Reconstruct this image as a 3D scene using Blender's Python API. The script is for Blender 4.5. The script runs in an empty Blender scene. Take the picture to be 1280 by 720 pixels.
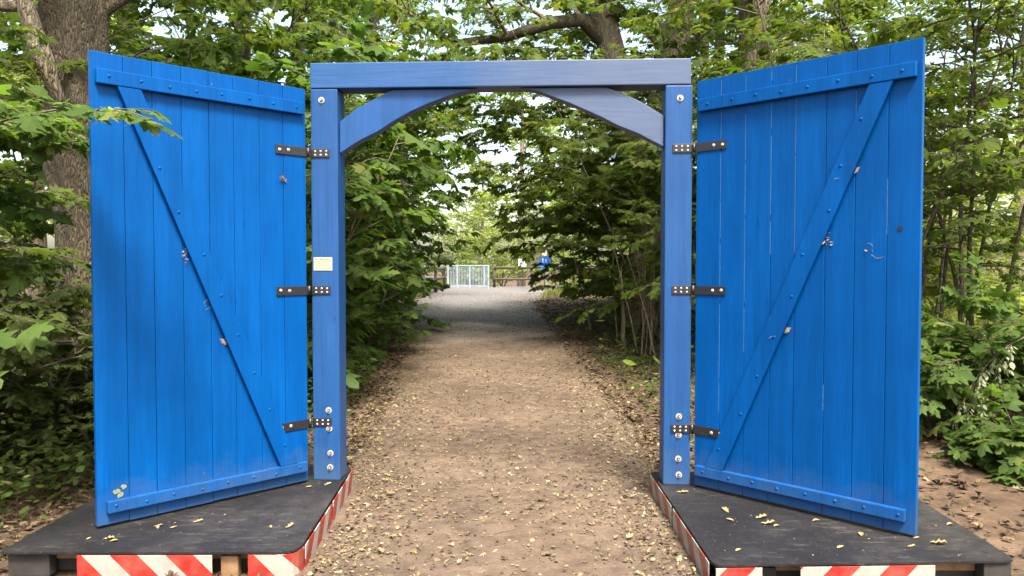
import bpy, bmesh, math, random
import numpy as np
from mathutils import Vector, Matrix

scene = bpy.context.scene
COL = scene.collection
PI = math.pi
R = math.radians

# ------------------------------------------------------------------ helpers
def link(o, parent=None):
    COL.objects.link(o)
    if parent is not None:
        o.parent = parent
    return o

def tag(o, label=None, cat=None, group=None, kind=None):
    if label: o['label'] = label
    if cat: o['category'] = cat
    if group: o['group'] = group
    if kind: o['kind'] = kind
    return o

def empty(name, loc=(0, 0, 0), rz=0.0, label=None, cat=None, group=None, parent=None):
    o = bpy.data.objects.new(name, None)
    o.empty_display_size = 0.2
    link(o, parent)
    o.location = loc
    o.rotation_euler = (0, 0, rz)
    return tag(o, label, cat, group)

def finish(name, bm, mats, parent=None, smooth=False, loc=None, rot=None):
    me = bpy.data.meshes.new(name)
    bm.normal_update()
    bm.to_mesh(me); bm.free()
    for m in (mats if isinstance(mats, (list, tuple)) else [mats]):
        me.materials.append(m)
    if smooth:
        me.polygons.foreach_set('use_smooth', [True] * len(me.polygons))
    o = bpy.data.objects.new(name, me)
    link(o, parent)
    if loc is not None: o.location = loc
    if rot is not None: o.rotation_euler = rot
    return o

def box(bm, lo, hi, bevel=0.0, mi=0, mat=None):
    """axis-aligned box with bevelled edges, optional transform"""
    t = bmesh.new()
    r = bmesh.ops.create_cube(t, size=1.0)
    lo, hi = Vector(lo), Vector(hi)
    for v in t.verts:
        v.co = Vector((lo[i] + (v.co[i] + .5) * (hi[i] - lo[i]) for i in range(3)))
    if bevel > 0:
        bmesh.ops.bevel(t, geom=list(t.edges), offset=bevel, segments=2, profile=.6, affect='EDGES')
    if mat is not None:
        bmesh.ops.transform(t, matrix=mat, verts=t.verts)
    merge(bm, t, mi)

def merge(bm, t, mi=0):
    base = len(bm.verts)
    vm = [bm.verts.new(v.co) for v in t.verts]
    t.verts.index_update()
    for f in t.faces:
        try:
            nf = bm.faces.new([vm[v.index] for v in f.verts])
            nf.material_index = mi
            nf.smooth = f.smooth
        except ValueError:
            pass
    t.free()

def prism(bm, pts, z0, z1, bevel=0.0, mi=0, mat=None):
    """polygon in local XY extruded along Z"""
    t = bmesh.new()
    a = [t.verts.new((p[0], p[1], z0)) for p in pts]
    f = t.faces.new(a)
    r = bmesh.ops.extrude_face_region(t, geom=[f])
    for v in r['geom']:
        if isinstance(v, bmesh.types.BMVert):
            v.co.z = z1
    bmesh.ops.recalc_face_normals(t, faces=t.faces)
    if bevel > 0:
        bmesh.ops.bevel(t, geom=list(t.edges), offset=bevel, segments=2, profile=.6, affect='EDGES')
    if mat is not None:
        bmesh.ops.transform(t, matrix=mat, verts=t.verts)
    merge(bm, t, mi)

def cyl(bm, p0, p1, r0, r1=None, n=12, mi=0, smooth=True):
    p0, p1 = Vector(p0), Vector(p1)
    r1 = r0 if r1 is None else r1
    t = bmesh.new()
    d = p1 - p0
    bmesh.ops.create_cone(t, cap_ends=True, segments=n, radius1=r0, radius2=r1, depth=d.length)
    for f in t.faces:
        f.smooth = smooth and len(f.verts) == 4
    M = Matrix.Translation((p0 + p1) / 2) @ d.to_track_quat('Z', 'Y').to_matrix().to_4x4()
    bmesh.ops.transform(t, matrix=M, verts=t.verts)
    merge(bm, t, mi)

def dome(bm, p, axis, r, h, n=10, mi=0):
    t = bmesh.new()
    bmesh.ops.create_uvsphere(t, u_segments=n, v_segments=6, radius=1)
    q = Vector(axis).to_track_quat('Z', 'Y').to_matrix().to_4x4()
    for f in t.faces: f.smooth = True
    bmesh.ops.transform(t, matrix=Matrix.Translation(p) @ q @ Matrix.Diagonal((r, r, h, 1)), verts=t.verts)
    merge(bm, t, mi)

# --- numpy mesh collector: mixes tubes and leaves into ONE mesh
class NP:
    def __init__(s):
        s.v = []; s.lv = []; s.lt = []; s.mi = []; s.sm = []; s.n = 0
    def add(s, verts, faces, k, mi=0, smooth=False):
        """verts (N,3); faces (F,k) int"""
        s.v.append(np.asarray(verts, np.float32))
        s.lv.append((np.asarray(faces, np.int64) + s.n).reshape(-1))
        F = len(faces)
        s.lt.append(np.full(F, k, np.int32)); s.mi.append(np.full(F, mi, np.int32))
        s.sm.append(np.full(F, smooth, bool))
        s.n += len(verts)
    def tube(s, pts, rad, k=6, mi=0, wob=None):
        pts = np.asarray(pts, float); rad = np.asarray(rad, float)
        n = len(pts)
        t = np.gradient(pts, axis=0)
        t /= np.linalg.norm(t, axis=1)[:, None] + 1e-9
        ref = np.array([0.31, 0.95, 0.05]) if abs(t[:, 2]).mean() > .7 else np.array([0, 0, 1.])
        a = np.cross(t, ref); a /= np.linalg.norm(a, axis=1)[:, None] + 1e-9
        b = np.cross(t, a)
        th = np.arange(k) * 2 * PI / k
        rr = rad[:, None] * np.ones((1, k))
        if wob is not None:
            rr = rr * wob(np.arange(n)[:, None] / max(n - 1, 1), th[None, :])
        ring = pts[:, None, :] + rr[..., None] * (np.cos(th)[None, :, None] * a[:, None, :] + np.sin(th)[None, :, None] * b[:, None, :])
        V = ring.reshape(-1, 3)
        i = np.arange(n - 1)[:, None] * k; j = np.arange(k)[None, :]; j2 = (j + 1) % k
        F = np.stack([i + j, i + j2, i + k + j2, i + k + j], -1).reshape(-1, 4)
        s.add(V, F, 4, mi, True)
        s.add(ring[-1], np.arange(k)[None, :], k, mi, False)
    def build(s, name, mats, parent=None, loc=None):
        me = bpy.data.meshes.new(name)
        V = np.concatenate(s.v); LV = np.concatenate(s.lv).astype(np.int32); LT = np.concatenate(s.lt)
        me.vertices.add(len(V)); me.vertices.foreach_set('co', V.ravel())
        me.loops.add(len(LV)); me.loops.foreach_set('vertex_index', LV)
        me.polygons.add(len(LT))
        st = np.concatenate([[0], np.cumsum(LT)[:-1]]).astype(np.int32)
        me.polygons.foreach_set('loop_start', st); me.polygons.foreach_set('loop_total', LT)
        me.polygons.foreach_set('material_index', np.concatenate(s.mi))
        me.polygons.foreach_set('use_smooth', np.concatenate(s.sm))
        for m in mats: me.materials.append(m)
        me.update(calc_edges=True); me.validate()
        o = bpy.data.objects.new(name, me)
        link(o, parent)
        if loc is not None: o.location = loc
        return o

# ------------------------------------------------------------------ materials
def mat(name):
    m = bpy.data.materials.new(name); m.use_nodes = True
    nt = m.node_tree
    return m, nt, nt.nodes['Principled BSDF']

def N(nt, typ, **kw):
    n = nt.nodes.new(typ)
    for k, v in kw.items():
        if k.startswith('i_'):
            n.inputs[k[2:].replace('_', ' ')].default_value = v
        else:
            setattr(n, k, v)
    return n

def ramp(nt, stops, fac=None):
    r = nt.nodes.new('ShaderNodeValToRGB')
    e = r.color_ramp.elements
    while len(e) < len(stops): e.new(.5)
    for el, (p, c) in zip(e, stops):
        el.position = p; el.color = (*c, 1) if len(c) == 3 else c
    if fac is not None: nt.links.new(fac, r.inputs['Fac'])
    return r

def noise(nt, scale, detail=4, rough=.6, vec=None, sc=None, coord='Object'):
    tc = nt.nodes.new('ShaderNodeTexCoord')
    n = N(nt, 'ShaderNodeTexNoise'); n.inputs['Scale'].default_value = scale
    n.inputs['Detail'].default_value = detail; n.inputs['Roughness'].default_value = rough
    src = tc.outputs[coord]
    if sc is not None:
        mp = nt.nodes.new('ShaderNodeMapping'); mp.inputs['Scale'].default_value = sc
        nt.links.new(src, mp.inputs['Vector']); src = mp.outputs['Vector']
    nt.links.new(src, n.inputs['Vector'])
    return n

def bump(nt, b, height, strength=.3, dist=.01, prev=None):
    n = nt.nodes.new('ShaderNodeBump'); n.inputs['Strength'].default_value = strength
    n.inputs['Distance'].default_value = dist
    nt.links.new(height, n.inputs['Height'])
    if prev is not None: nt.links.new(prev.outputs['Normal'], n.inputs['Normal'])
    nt.links.new(n.outputs['Normal'], b.inputs['Normal'])
    return n

def mixc(nt, fac, a, b, blend='MIX'):
    m = nt.nodes.new('ShaderNodeMix'); m.data_type = 'RGBA'; m.blend_type = blend
    for sock, v in ((m.inputs[0], fac), (m.inputs[6], a), (m.inputs[7], b)):
        if hasattr(v, 'is_linked') or hasattr(v, 'links'): nt.links.new(v, sock)
        elif isinstance(v, (int, float)): sock.default_value = v
        else: sock.default_value = (*v, 1)
    return m.outputs[2]

def paint(name, c1, c2, c3, rough=.34, grain=(24, 24, 1.1), wear=.0, gs=.25, spec=.5, sky_sheen=False):
    """painted timber: brushed grain, blotchy colour, scuffs"""
    m, nt, b = mat(name)
    n1 = noise(nt, 1.6, 5, .62)
    g = noise(nt, 3.0, 6, .7, sc=grain)
    base = ramp(nt, [(.3, c1), (.62, c2)], n1.outputs['Fac']).outputs['Color']
    gr = ramp(nt, [(.42, (0, 0, 0)), (.75, (1, 1, 1))], g.outputs['Fac']).outputs['Color']
    col = mixc(nt, gr, base, c3) if wear <= 0 else mixc(nt, gr, base, c3)
    if sky_sheen:      # sky sheen put into the colour, paler grey toward the right end
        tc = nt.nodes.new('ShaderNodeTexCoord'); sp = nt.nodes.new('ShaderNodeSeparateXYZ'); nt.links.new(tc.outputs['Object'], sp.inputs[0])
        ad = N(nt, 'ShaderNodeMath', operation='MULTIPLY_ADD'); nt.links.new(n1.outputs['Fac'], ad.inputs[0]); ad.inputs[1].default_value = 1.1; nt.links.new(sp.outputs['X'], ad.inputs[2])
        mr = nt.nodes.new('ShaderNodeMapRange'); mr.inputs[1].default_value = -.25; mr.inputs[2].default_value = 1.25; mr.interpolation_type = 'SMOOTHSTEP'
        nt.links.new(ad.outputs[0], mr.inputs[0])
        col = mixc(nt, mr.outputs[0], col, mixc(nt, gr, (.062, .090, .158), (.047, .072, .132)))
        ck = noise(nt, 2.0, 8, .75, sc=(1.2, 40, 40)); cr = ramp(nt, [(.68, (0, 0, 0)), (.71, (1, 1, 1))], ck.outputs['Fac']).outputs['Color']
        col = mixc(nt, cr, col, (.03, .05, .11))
    else:         # broad rain streaks and brush strokes running down the boards
        st = noise(nt, 1.0, 6, .7, sc=(9, 9, .55)); sr0 = ramp(nt, [(.3, (.80, .80, .80)), (.7, (1.16, 1.16, 1.16))], st.outputs['Fac']).outputs['Color']
        col = mixc(nt, 1.0, col, sr0, 'MULTIPLY')
        ch = noise(nt, 55, 3, .6, sc=(1, 1, .45)); cm = noise(nt, 2.3, 4, .6)
        c1_ = ramp(nt, [(.70, (0, 0, 0)), (.73, (1, 1, 1))], ch.outputs['Fac']).outputs['Color']; c2_ = ramp(nt, [(.55, (0, 0, 0)), (.68, (1, 1, 1))], cm.outputs['Fac']).outputs['Color']
        fl = N(nt, 'ShaderNodeMath', operation='MULTIPLY'); fl.inputs[1].default_value = .5; nt.links.new(mixc(nt, 1.0, c1_, c2_, 'MULTIPLY'), fl.inputs[0])
        col = mixc(nt, fl.outputs[0], col, (.20, .30, .42))
        kn = N(nt, 'ShaderNodeTexVoronoi'); kn.inputs['Scale'].default_value = 3.1
        tck = nt.nodes.new('ShaderNodeTexCoord'); mk = nt.nodes.new('ShaderNodeMapping'); mk.inputs['Scale'].default_value = (1.6, 1, .75)
        nt.links.new(tck.outputs['Object'], mk.inputs[0]); nt.links.new(mk.outputs[0], kn.inputs['Vector'])
        kr = ramp(nt, [(.030, (.62, .66, .72)), (.045, (1.0, 1.0, 1.0)), (.055, (.84, .86, .9)), (.07, (1, 1, 1))], kn.outputs['Distance']).outputs['Color']
        col = mixc(nt, 1.0, col, kr, 'MULTIPLY')
        # splashed dirt low down
        tc = nt.nodes.new('ShaderNodeTexCoord'); sp = nt.nodes.new('ShaderNodeSeparateXYZ'); nt.links.new(tc.outputs['Object'], sp.inputs[0])
        dn = noise(nt, 6, 8, .75)
        ad = N(nt, 'ShaderNodeMath', operation='MULTIPLY_ADD'); nt.links.new(dn.outputs['Fac'], ad.inputs[0]); ad.inputs[1].default_value = -.55; nt.links.new(sp.outputs['Z'], ad.inputs[2])
        mr = nt.nodes.new('ShaderNodeMapRange'); mr.inputs[1].default_value = -.34; mr.inputs[2].default_value = -.02; mr.inputs[3].default_value = .5; mr.inputs[4].default_value = 0
        nt.links.new(ad.outputs[0], mr.inputs[0])
        col = mixc(nt, mr.outputs[0], col, (.055, .085, .12))
    # dull chalky scuffs
    sc = noise(nt, 9, 8, .75)
    sr = ramp(nt, [(.66, (0, 0, 0)), (.74, (1, 1, 1))], sc.outputs['Fac']).outputs['Color']
    f = nt.nodes.new('ShaderNodeMath'); f.operation = 'MULTIPLY'; f.inputs[1].default_value = .10 + wear
    nt.links.new(sr, f.inputs[0])
    col = mixc(nt, f.outputs[0], col, (.30, .38, .50))
    nt.links.new(col, b.inputs['Base Color'])
    rr = nt.nodes.new('ShaderNodeMapRange'); rr.inputs[3].default_value = rough - .07; rr.inputs[4].default_value = rough + .16
    nt.links.new(n1.outputs['Fac'], rr.inputs[0]); nt.links.new(rr.outputs[0], b.inputs['Roughness'])
    b.inputs['Specular IOR Level'].default_value = spec
    w = noise(nt, 5, 3, .5)
    b1 = bump(nt, b, g.outputs['Fac'], gs, .004)
    bump(nt, b, w.outputs['Fac'], .15, .01, b1)
    return m

M = {}
M['door_blue'] = paint('door_blue_paint', (.0, .051, .205), (.0, .063, .245), (.0, .043, .18), .38, (30, 30, .9), -.075, .25, .10)
M['frame_blue'] = paint('frame_blue_paint', (.007, .048, .160), (.012, .060, .188), (.006, .043, .148), .38, (22, 22, .8), -.075, .3, .25)
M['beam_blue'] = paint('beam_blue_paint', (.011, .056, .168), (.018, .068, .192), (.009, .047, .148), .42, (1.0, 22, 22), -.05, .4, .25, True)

def simple(name, c, rough=.6, metal=0.0, var=.25, sc=20, bs=.2):
    m, nt, b = mat(name)
    n = noise(nt, sc, 5, .6)
    d = tuple(x * (1 - var) for x in c); e = tuple(min(1, x * (1 + var)) for x in c)
    nt.links.new(ramp(nt, [(.3, d), (.7, e)], n.outputs['Fac']).outputs['Color'], b.inputs['Base Color'])
    b.inputs['Roughness'].default_value = rough; b.inputs['Metallic'].default_value = metal
    if bs: bump(nt, b, n.outputs['Fac'], bs, .004)
    return m

M['hinge'] = simple('black_powder_coat', (.012, .012, .014), .38, 0, .3, 60, .1)
M['zinc'] = simple('zinc_bolt', (.34, .34, .33), .35, .25, .12, 50, .05)
M['nut'] = simple('dark_nut', (.06, .06, .065), .4, .8, .2, 40, 0)
M['galv'] = simple('galvanised_blue_grey', (.24, .30, .39), .5, .1, .15, 6, .05)
M['timber'] = simple('rough_timber', (.20, .115, .055), .8, 0, .45, 9, .5)
M['dark_timber'] = simple('tarred_timber', (.022, .019, .017), .85, 0, .4, 12, .4)
M['fence_wood'] = simple('weathered_fence_wood', (.065, .052, .038), .85, 0, .35, 12, .4)
M['sticker'] = simple('cream_sticker', (.34, .31, .23), .5, 0, .05, 30, 0)
M['ink'] = simple('faded_brown_ink', (.045, .035, .022), .7, 0, .2, 40, 0)
M['ink_red'] = simple('faded_red_ink', (.14, .05, .035), .7, 0, .2, 40, 0)
M['white'] = simple('white_enamel', (.60, .60, .60), .4, 0, .04, 10, 0)
M['sign_blue'] = simple('sign_blue', (.01, .12, .55), .35, 0, .06, 10, 0)
M['sign_red'] = simple('sign_red', (.55, .025, .02), .35, 0, .06, 10, 0)
M['lichen'] = simple('peeling_pale_paint', (.16, .185, .115), .9, 0, .4, 120, .3)
M['straw'] = simple('dry_straw', (.17, .14, .10), .9, 0, .3, 60, 0)
M['bare'] = simple('pale_joint_strip', (.03, .10, .21), .8, 0, .4, 60, 0)  # paler blue for strips in the right door's joints
M['void'] = simple('bolt_hole_dark', (.006, .007, .01), .9, 0, .2, 30, 0)

def deck_mat():
    m, nt, b = mat('worn_black_deck')
    n1 = noise(nt, 2.2, 8, .68); n2 = noise(nt, 22, 8, .78, sc=(.30, 1.4, 1)); n3 = noise(nt, 160, 2, .5); n4 = noise(nt, 1.1, 5, .6); n5 = noise(nt, 70, 4, .7)
    c = ramp(nt, [(.28, (.007, .0075, .009)), (.52, (.0145, .0145, .0165)), (.75, (.034, .033, .032))], n1.outputs['Fac']).outputs['Color']
    s = ramp(nt, [(.54, (0, 0, 0)), (.70, (1, 1, 1))], n2.outputs['Fac']).outputs['Color']
    w = ramp(nt, [(.40, (.1, .1, .1)), (.62, (1, 1, 1))], n4.outputs['Fac']).outputs['Color']
    f = nt.nodes.new('ShaderNodeMath'); f.operation = 'MULTIPLY'; f.inputs[1].default_value = .9
    nt.links.new(mixc(nt, 1.0, s, w, 'MULTIPLY'), f.inputs[0])
    c = mixc(nt, f.outputs[0], c, (.085, .078, .07))
    d = ramp(nt, [(.62, (0, 0, 0)), (.70, (1, 1, 1))], n5.outputs['Fac']).outputs['Color']
    f2 = nt.nodes.new('ShaderNodeMath'); f2.operation = 'MULTIPLY'; f2.inputs[1].default_value = .5; nt.links.new(d, f2.inputs[0])
    nt.links.new(mixc(nt, f2.outputs[0], c, (.15, .115, .08)), b.inputs['Base Color'])
    b.inputs['Roughness'].default_value = .6; b.inputs['Specular IOR Level'].default_value = .16
    b1 = bump(nt, b, n3.outputs['Fac'], .25, .002); bump(nt, b, n2.outputs['Fac'], .2, .004, b1)
    return m
M['deck'] = deck_mat()

def stripe_mat(name, sign, phase, dull=0.15, coord='Object'):
    """45 degree red / white warning foil: local x along the panel, z up"""
    m, nt, b = mat(name)
    tc = nt.nodes.new('ShaderNodeTexCoord'); sp = nt.nodes.new('ShaderNodeSeparateXYZ')
    nt.links.new(tc.outputs[coord], sp.inputs[0])
    a = N(nt, 'ShaderNodeMath', operation='MULTIPLY'); a.inputs[1].default_value = sign
    nt.links.new(sp.outputs['Z' if coord == 'Object' else 'Y'], a.inputs[0])
    s = N(nt, 'ShaderNodeMath', operation='ADD'); nt.links.new(sp.outputs['X'], s.inputs[0]); nt.links.new(a.outputs[0], s.inputs[1])
    s2 = N(nt, 'ShaderNodeMath', operation='ADD'); s2.inputs[1].default_value = 40 * .282 + phase; nt.links.new(s.outputs[0], s2.inputs[0])
    d = N(nt, 'ShaderNodeMath', operation='DIVIDE'); d.inputs[1].default_value = .282; nt.links.new(s2.outputs[0], d.inputs[0])
    fr = N(nt, 'ShaderNodeMath', operation='FRACT'); nt.links.new(d.outputs[0], fr.inputs[0])
    gt = N(nt, 'ShaderNodeMath', operation='LESS_THAN'); gt.inputs[1].default_value = .5; nt.links.new(fr.outputs[0], gt.inputs[0])
    col = mixc(nt, gt.outputs[0], (.285, .272, .25), (.25, .013, .009))
    dn = noise(nt, 7, 8, .72)
    dr = ramp(nt, [(.5 - .2 * dull, (0, 0, 0)), (.8 - .1 * dull, (1, 1, 1))], dn.outputs['Fac']).outputs['Color']
    f = N(nt, 'ShaderNodeMath', operation='MULTIPLY'); f.inputs[1].default_value = .35 + .5 * dull; nt.links.new(dr, f.inputs[0])
    nt.links.new(mixc(nt, f.outputs[0], col, (.16, .13, .10)), b.inputs['Base Color'])
    b.inputs['Roughness'].default_value = .42
    return m

def bark(name, c1, c2, c3, sc=(9, 9, 1.6), strength=.9, dist=.05):
    m, nt, b = mat(name)
    g = noise(nt, 2.2, 9, .72, sc=sc); v = N(nt, 'ShaderNodeTexVoronoi', feature='DISTANCE_TO_EDGE')
    tc = nt.nodes.new('ShaderNodeTexCoord'); mp = nt.nodes.new('ShaderNodeMapping'); mp.inputs['Scale'].default_value = (sc[0] * 2.6, sc[1] * 2.6, sc[2] * 2.0)
    wn = noise(nt, 4, 3, .6)
    add = N(nt, 'ShaderNodeVectorMath', operation='ADD')
    nt.links.new(tc.outputs['Object'], mp.inputs[0]); nt.links.new(mp.outputs[0], add.inputs[0]); nt.links.new(wn.outputs['Color'], add.inputs[1])
    nt.links.new(add.outputs[0], v.inputs['Vector'])
    v.inputs['Scale'].default_value = 1.4
    big = noise(nt, 1.2, 5, .6)
    c = ramp(nt, [(.25, c1), (.5, c2), (.75, c3)], g.outputs['Fac']).outputs['Color']
    c = mixc(nt, big.outputs['Fac'], c, mixc(nt, .5, c, (.09, .10, .055)))
    nt.links.new(c, b.inputs['Base Color']); b.inputs['Roughness'].default_value = .9
    vr = ramp(nt, [(0, (0, 0, 0)), (.25, (1, 1, 1))], v.outputs['Distance']).outputs['Color']
    b1 = bump(nt, b, vr, strength, dist); bump(nt, b, g.outputs['Fac'], .7, dist * .6, b1)
    return m
M['bark'] = bark('grey_brown_bark', (.030, .020, .012), (.092, .064, .041), (.16, .118, .078), (14, 14, 3.4), .85, .035)
M['bark_pale'] = bark('pale_bark', (.16, .125, .085), (.30, .24, .17), (.42, .35, .26))
M['bark_twig'] = bark('twig_bark', (.05, .04, .025), (.10, .075, .05), (.16, .125, .085), (12, 12, 4), .3, .01)
M['bark_dark'] = bark('dark_bark', (.03, .024, .018), (.075, .055, .04), (.12, .095, .07))

def leafmat(name, stops, trans=.38, rough=.55):
    m, nt, b = mat(name)
    g = nt.nodes.new('ShaderNodeNewGeometry')
    c = ramp(nt, stops, g.outputs['Random Per Island']).outputs['Color']
    n = noise(nt, .9, 3, .6)
    hv = N(nt, 'ShaderNodeHueSaturation'); nt.links.new(c, hv.inputs['Color'])
    mr = nt.nodes.new('ShaderNodeMapRange'); mr.inputs[1].default_value = .3; mr.inputs[2].default_value = .7
    mr.inputs[3].default_value = .74; mr.inputs[4].default_value = 1.2; hv.inputs['Saturation'].default_value = 1.09
    nt.links.new(n.outputs['Fac'], mr.inputs[0]); nt.links.new(mr.outputs[0], hv.inputs['Value'])
    nt.links.new(hv.outputs['Color'], b.inputs['Base Color'])
    b.inputs['Roughness'].default_value = rough
    b.inputs['Specular IOR Level'].default_value = .13
    t = nt.nodes.new('ShaderNodeBsdfTranslucent')
    tcol = mixc(nt, 1.0, hv.outputs['Color'], (1.7, 1.8, .8), 'MULTIPLY')
    nt.links.new(tcol, t.inputs['Color'])
    mx = nt.nodes.new('ShaderNodeMixShader'); mx.inputs[0].default_value = trans
    nt.links.new(b.outputs[0], mx.inputs[1]); nt.links.new(t.outputs[0], mx.inputs[2])
    nt.links.new(mx.outputs[0], nt.nodes['Material Output'].inputs[0])
    return m
M['maple'] = leafmat('maple_leaf', [(0, (0.04816, 0.084, 0.0242)), (.45, (0.07052, 0.114, 0.033)), (.85, (0.08256, 0.128, 0.0374)), (.97, (0.1075, 0.145, 0.0495)), (1, (0.172, 0.18, 0.066))], .5)
M['olive'] = leafmat('olive_leaf', [(0, (0.0516, 0.078, 0.0198)), (.5, (0.07568, 0.108, 0.0286)), (.9, (0.09288, 0.122, 0.0308)), (1, (0.1462, 0.145, 0.055))], .5)
M['oak'] = leafmat('oak_leaf', [(0, (0.05848, 0.092, 0.0242)), (.5, (0.08256, 0.122, 0.033)), (.9, (0.0989, 0.142, 0.0352)), (1, (0.1462, 0.16, 0.0605))], .5)
M['lush'] = leafmat('sunlit_bush_leaf', [(0, (.11, .15, .03)), (.5, (.15, .185, .05)), (1, (.20, .22, .08))], .5)  # sunlit brightness of the clearing put into the leaf colour
M['pale'] = leafmat('sunlit_far_leaf', [(0, (.15, .20, .06)), (.5, (.20, .25, .085)), (1, (.26, .29, .12))], .5)  # bright sun on the far foliage put into a lighter leaf colour
M['shade'] = leafmat('undergrowth_leaf', [(0, (.052, .076, .026)), (.5, (.072, .098, .034)), (1, (.085, .105, .036))], .5)
M['fern'] = leafmat('pale_withered_leaf', [(0, (.19, .22, .13)), (1, (.29, .32, .21))], .3)

def littermat(name, stops):
    m, nt, b = mat(name)
    g = nt.nodes.new('ShaderNodeNewGeometry')
    nt.links.new(ramp(nt, stops, g.outputs['Random Per Island']).outputs['Color'], b.inputs['Base Color'])
    b.inputs['Roughness'].default_value = .75
    b.inputs['Specular IOR Level'].default_value = .25
    return m
M['litter'] = littermat('dry_leaf_litter', [(0, (0.0468, 0.0312, 0.01747)), (.25, (0.08736, 0.06115, 0.03619)), (.5, (0.1373, 0.103, 0.05928)), (.75, (0.1934, 0.1498, 0.09048)), (.88, (0.0936, 0.08736, 0.03432)), (.93, (0.2371, 0.1872, 0.1061)), (1, (0.312, 0.2621, 0.1685))])
M['litter_dark'] = littermat('damp_leaf_litter', [(0, (0.0232, 0.01459, 0.008619)), (.4, (0.04973, 0.03116, 0.0179)), (.75, (0.08619, 0.05635, 0.03182)), (.92, (0.1326, 0.0961, 0.05304)), (1, (0.2188, 0.1724, 0.09282))])
M['dead_leaf'] = littermat('pale_fallen_leaf', [(0, (.26, .17, .05)), (.3, (.15, .095, .045)), (.6, (.25, .19, .085)), (.85, (.13, .12, .04)), (1, (.22, .14, .045))])
M['grass'] = leafmat('meadow_grass', [(0, (.09, .13, .03)), (.5, (.13, .17, .045)), (1, (.19, .20, .07))], .4)

def soil_mat(name, stops, sc=1.3, crumbs=(.35, .28, .2), cf=.35, gravel=None):
    m, nt, b = mat(name)
    n1 = noise(nt, sc, 9, .68); n2 = noise(nt, 38, 5, .7); n3 = noise(nt, 7, 6, .7)
    c = ramp(nt, stops, n1.outputs['Fac']).outputs['Color']
    d = ramp(nt, [(.3, (.45, .45, .45)), (.6, (1.15, 1.15, 1.15))], n3.outputs['Fac']).outputs['Color']
    c = mixc(nt, .8, c, d, 'MULTIPLY')
    v = N(nt, 'ShaderNodeTexVoronoi'); v.inputs['Scale'].default_value = 42
    tc = nt.nodes.new('ShaderNodeTexCoord'); nt.links.new(tc.outputs['Object'], v.inputs['Vector'])
    p = ramp(nt, [(.12, (1, 1, 1)), (.28, (0, 0, 0))], v.outputs['Distance']).outputs['Color']
    sel = ramp(nt, [(.50, (0, 0, 0)), (.62, (1, 1, 1))], n3.outputs['Fac']).outputs['Color']
    f = mixc(nt, 1.0, p, sel, 'MULTIPLY')
    f2 = N(nt, 'ShaderNodeMath', operation='MULTIPLY'); f2.inputs[1].default_value = cf; nt.links.new(f, f2.inputs[0])
    c = mixc(nt, f2.outputs[0], c, crumbs)
    if gravel is not None:
        sp = nt.nodes.new('ShaderNodeSeparateXYZ'); nt.links.new(tc.outputs['Object'], sp.inputs[0])
        mr = nt.nodes.new('ShaderNodeMapRange'); mr.inputs[1].default_value = 14; mr.inputs[2].default_value = 21
        ad = N(nt, 'ShaderNodeMath', operation='MULTIPLY_ADD'); nt.links.new(n1.outputs['Fac'], ad.inputs[0]); ad.inputs[1].default_value = 10; nt.links.new(sp.outputs['Y'], ad.inputs[2])
        mr.inputs[1].default_value = 19; mr.inputs[2].default_value = 25
        nt.links.new(ad.outputs[0], mr.inputs[0])
        g = mixc(nt, n3.outputs['Fac'], tuple(x * .75 for x in gravel), tuple(x * 1.25 for x in gravel))
        c = mixc(nt, mr.outputs[0], c, g)
    nt.links.new(c, b.inputs['Base Color']); b.inputs['Roughness'].default_value = .92
    b.inputs['Specular IOR Level'].default_value = .2
    b1 = bump(nt, b, n2.outputs['Fac'], .6, .012); b2 = bump(nt, b, n3.outputs['Fac'], .5, .04, b1); bump(nt, b, p, .3, .01, b2)
    return m
M['soil'] = soil_mat('forest_soil', [(.3, (.05, .033, .021)), (.55, (.095, .064, .042)), (.75, (.15, .105, .07))])
M['path'] = soil_mat('trodden_dirt_path', [(.28, (.050, .0355, .0255)), (.46, (.092, .067, .049)), (.60, (.118, .087, .063)), (.75, (.16, .121, .089))], .6, (.26, .215, .165), .4, (.135, .128, .126))

# ------------------------------------------------------------------ terrain
def sstep(a, b, x):
    t = np.clip((x - a) / (b - a), 0, 1); return t * t * (3 - 2 * t)
def H(x, y):
    x = np.asarray(x, float); y = np.asarray(y, float)
    h = .49 * sstep(10, 35, y) - .9 * sstep(36.5, 60, y)
    cx = path_c(y)
    h = h + .10 * sstep(1.6, 3.6, np.abs(x - cx)) * sstep(5, 9, y)
    h = h + .10 * sstep(2.7, 5, np.abs(x)) * (1 - sstep(5, 9, y))
    h = h + (.018 * np.sin(1.3 * x + .6 * y) + .014 * np.sin(2.7 * x - 1.1 * y + 1) + .01 * np.sin(5.1 * y + 3.3 * x)) * sstep(1.2, 2.2, np.abs(x - cx))
    return h
def path_c(y):
    y = np.asarray(y, float)
    return np.interp(y, [-20, 4, 8, 14, 20, 26, 31, 36, 60], [0, -.03, -.12, -.45, -1.05, -1.25, -.9, -.3, 3])
def path_w(y):
    y = np.asarray(y, float)
    return np.interp(y, [-20, 0, 4, 8, 14, 20, 26, 31, 36, 60], [2.2, 1.8, 1.25, 1.35, 1.6, 2.0, 2.1, 2.3, 2.8, 3])

def grid_obj(name, xs, ys, zf, m, kind):
    X, Y = np.meshgrid(xs, ys)
    Z = zf(X, Y)
    V = np.stack([X, Y, Z], -1).reshape(-1, 3)
    nx, ny = len(xs), len(ys)
    i = np.arange(ny - 1)[:, None] * nx + np.arange(nx - 1)[None, :]
    F = np.stack([i, i + 1, i + nx + 1, i + nx], -1).reshape(-1, 4)
    c = NP(); c.add(V, F, 4, 0, True)
    return tag(c.build(name, [m]), kind=kind)

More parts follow.
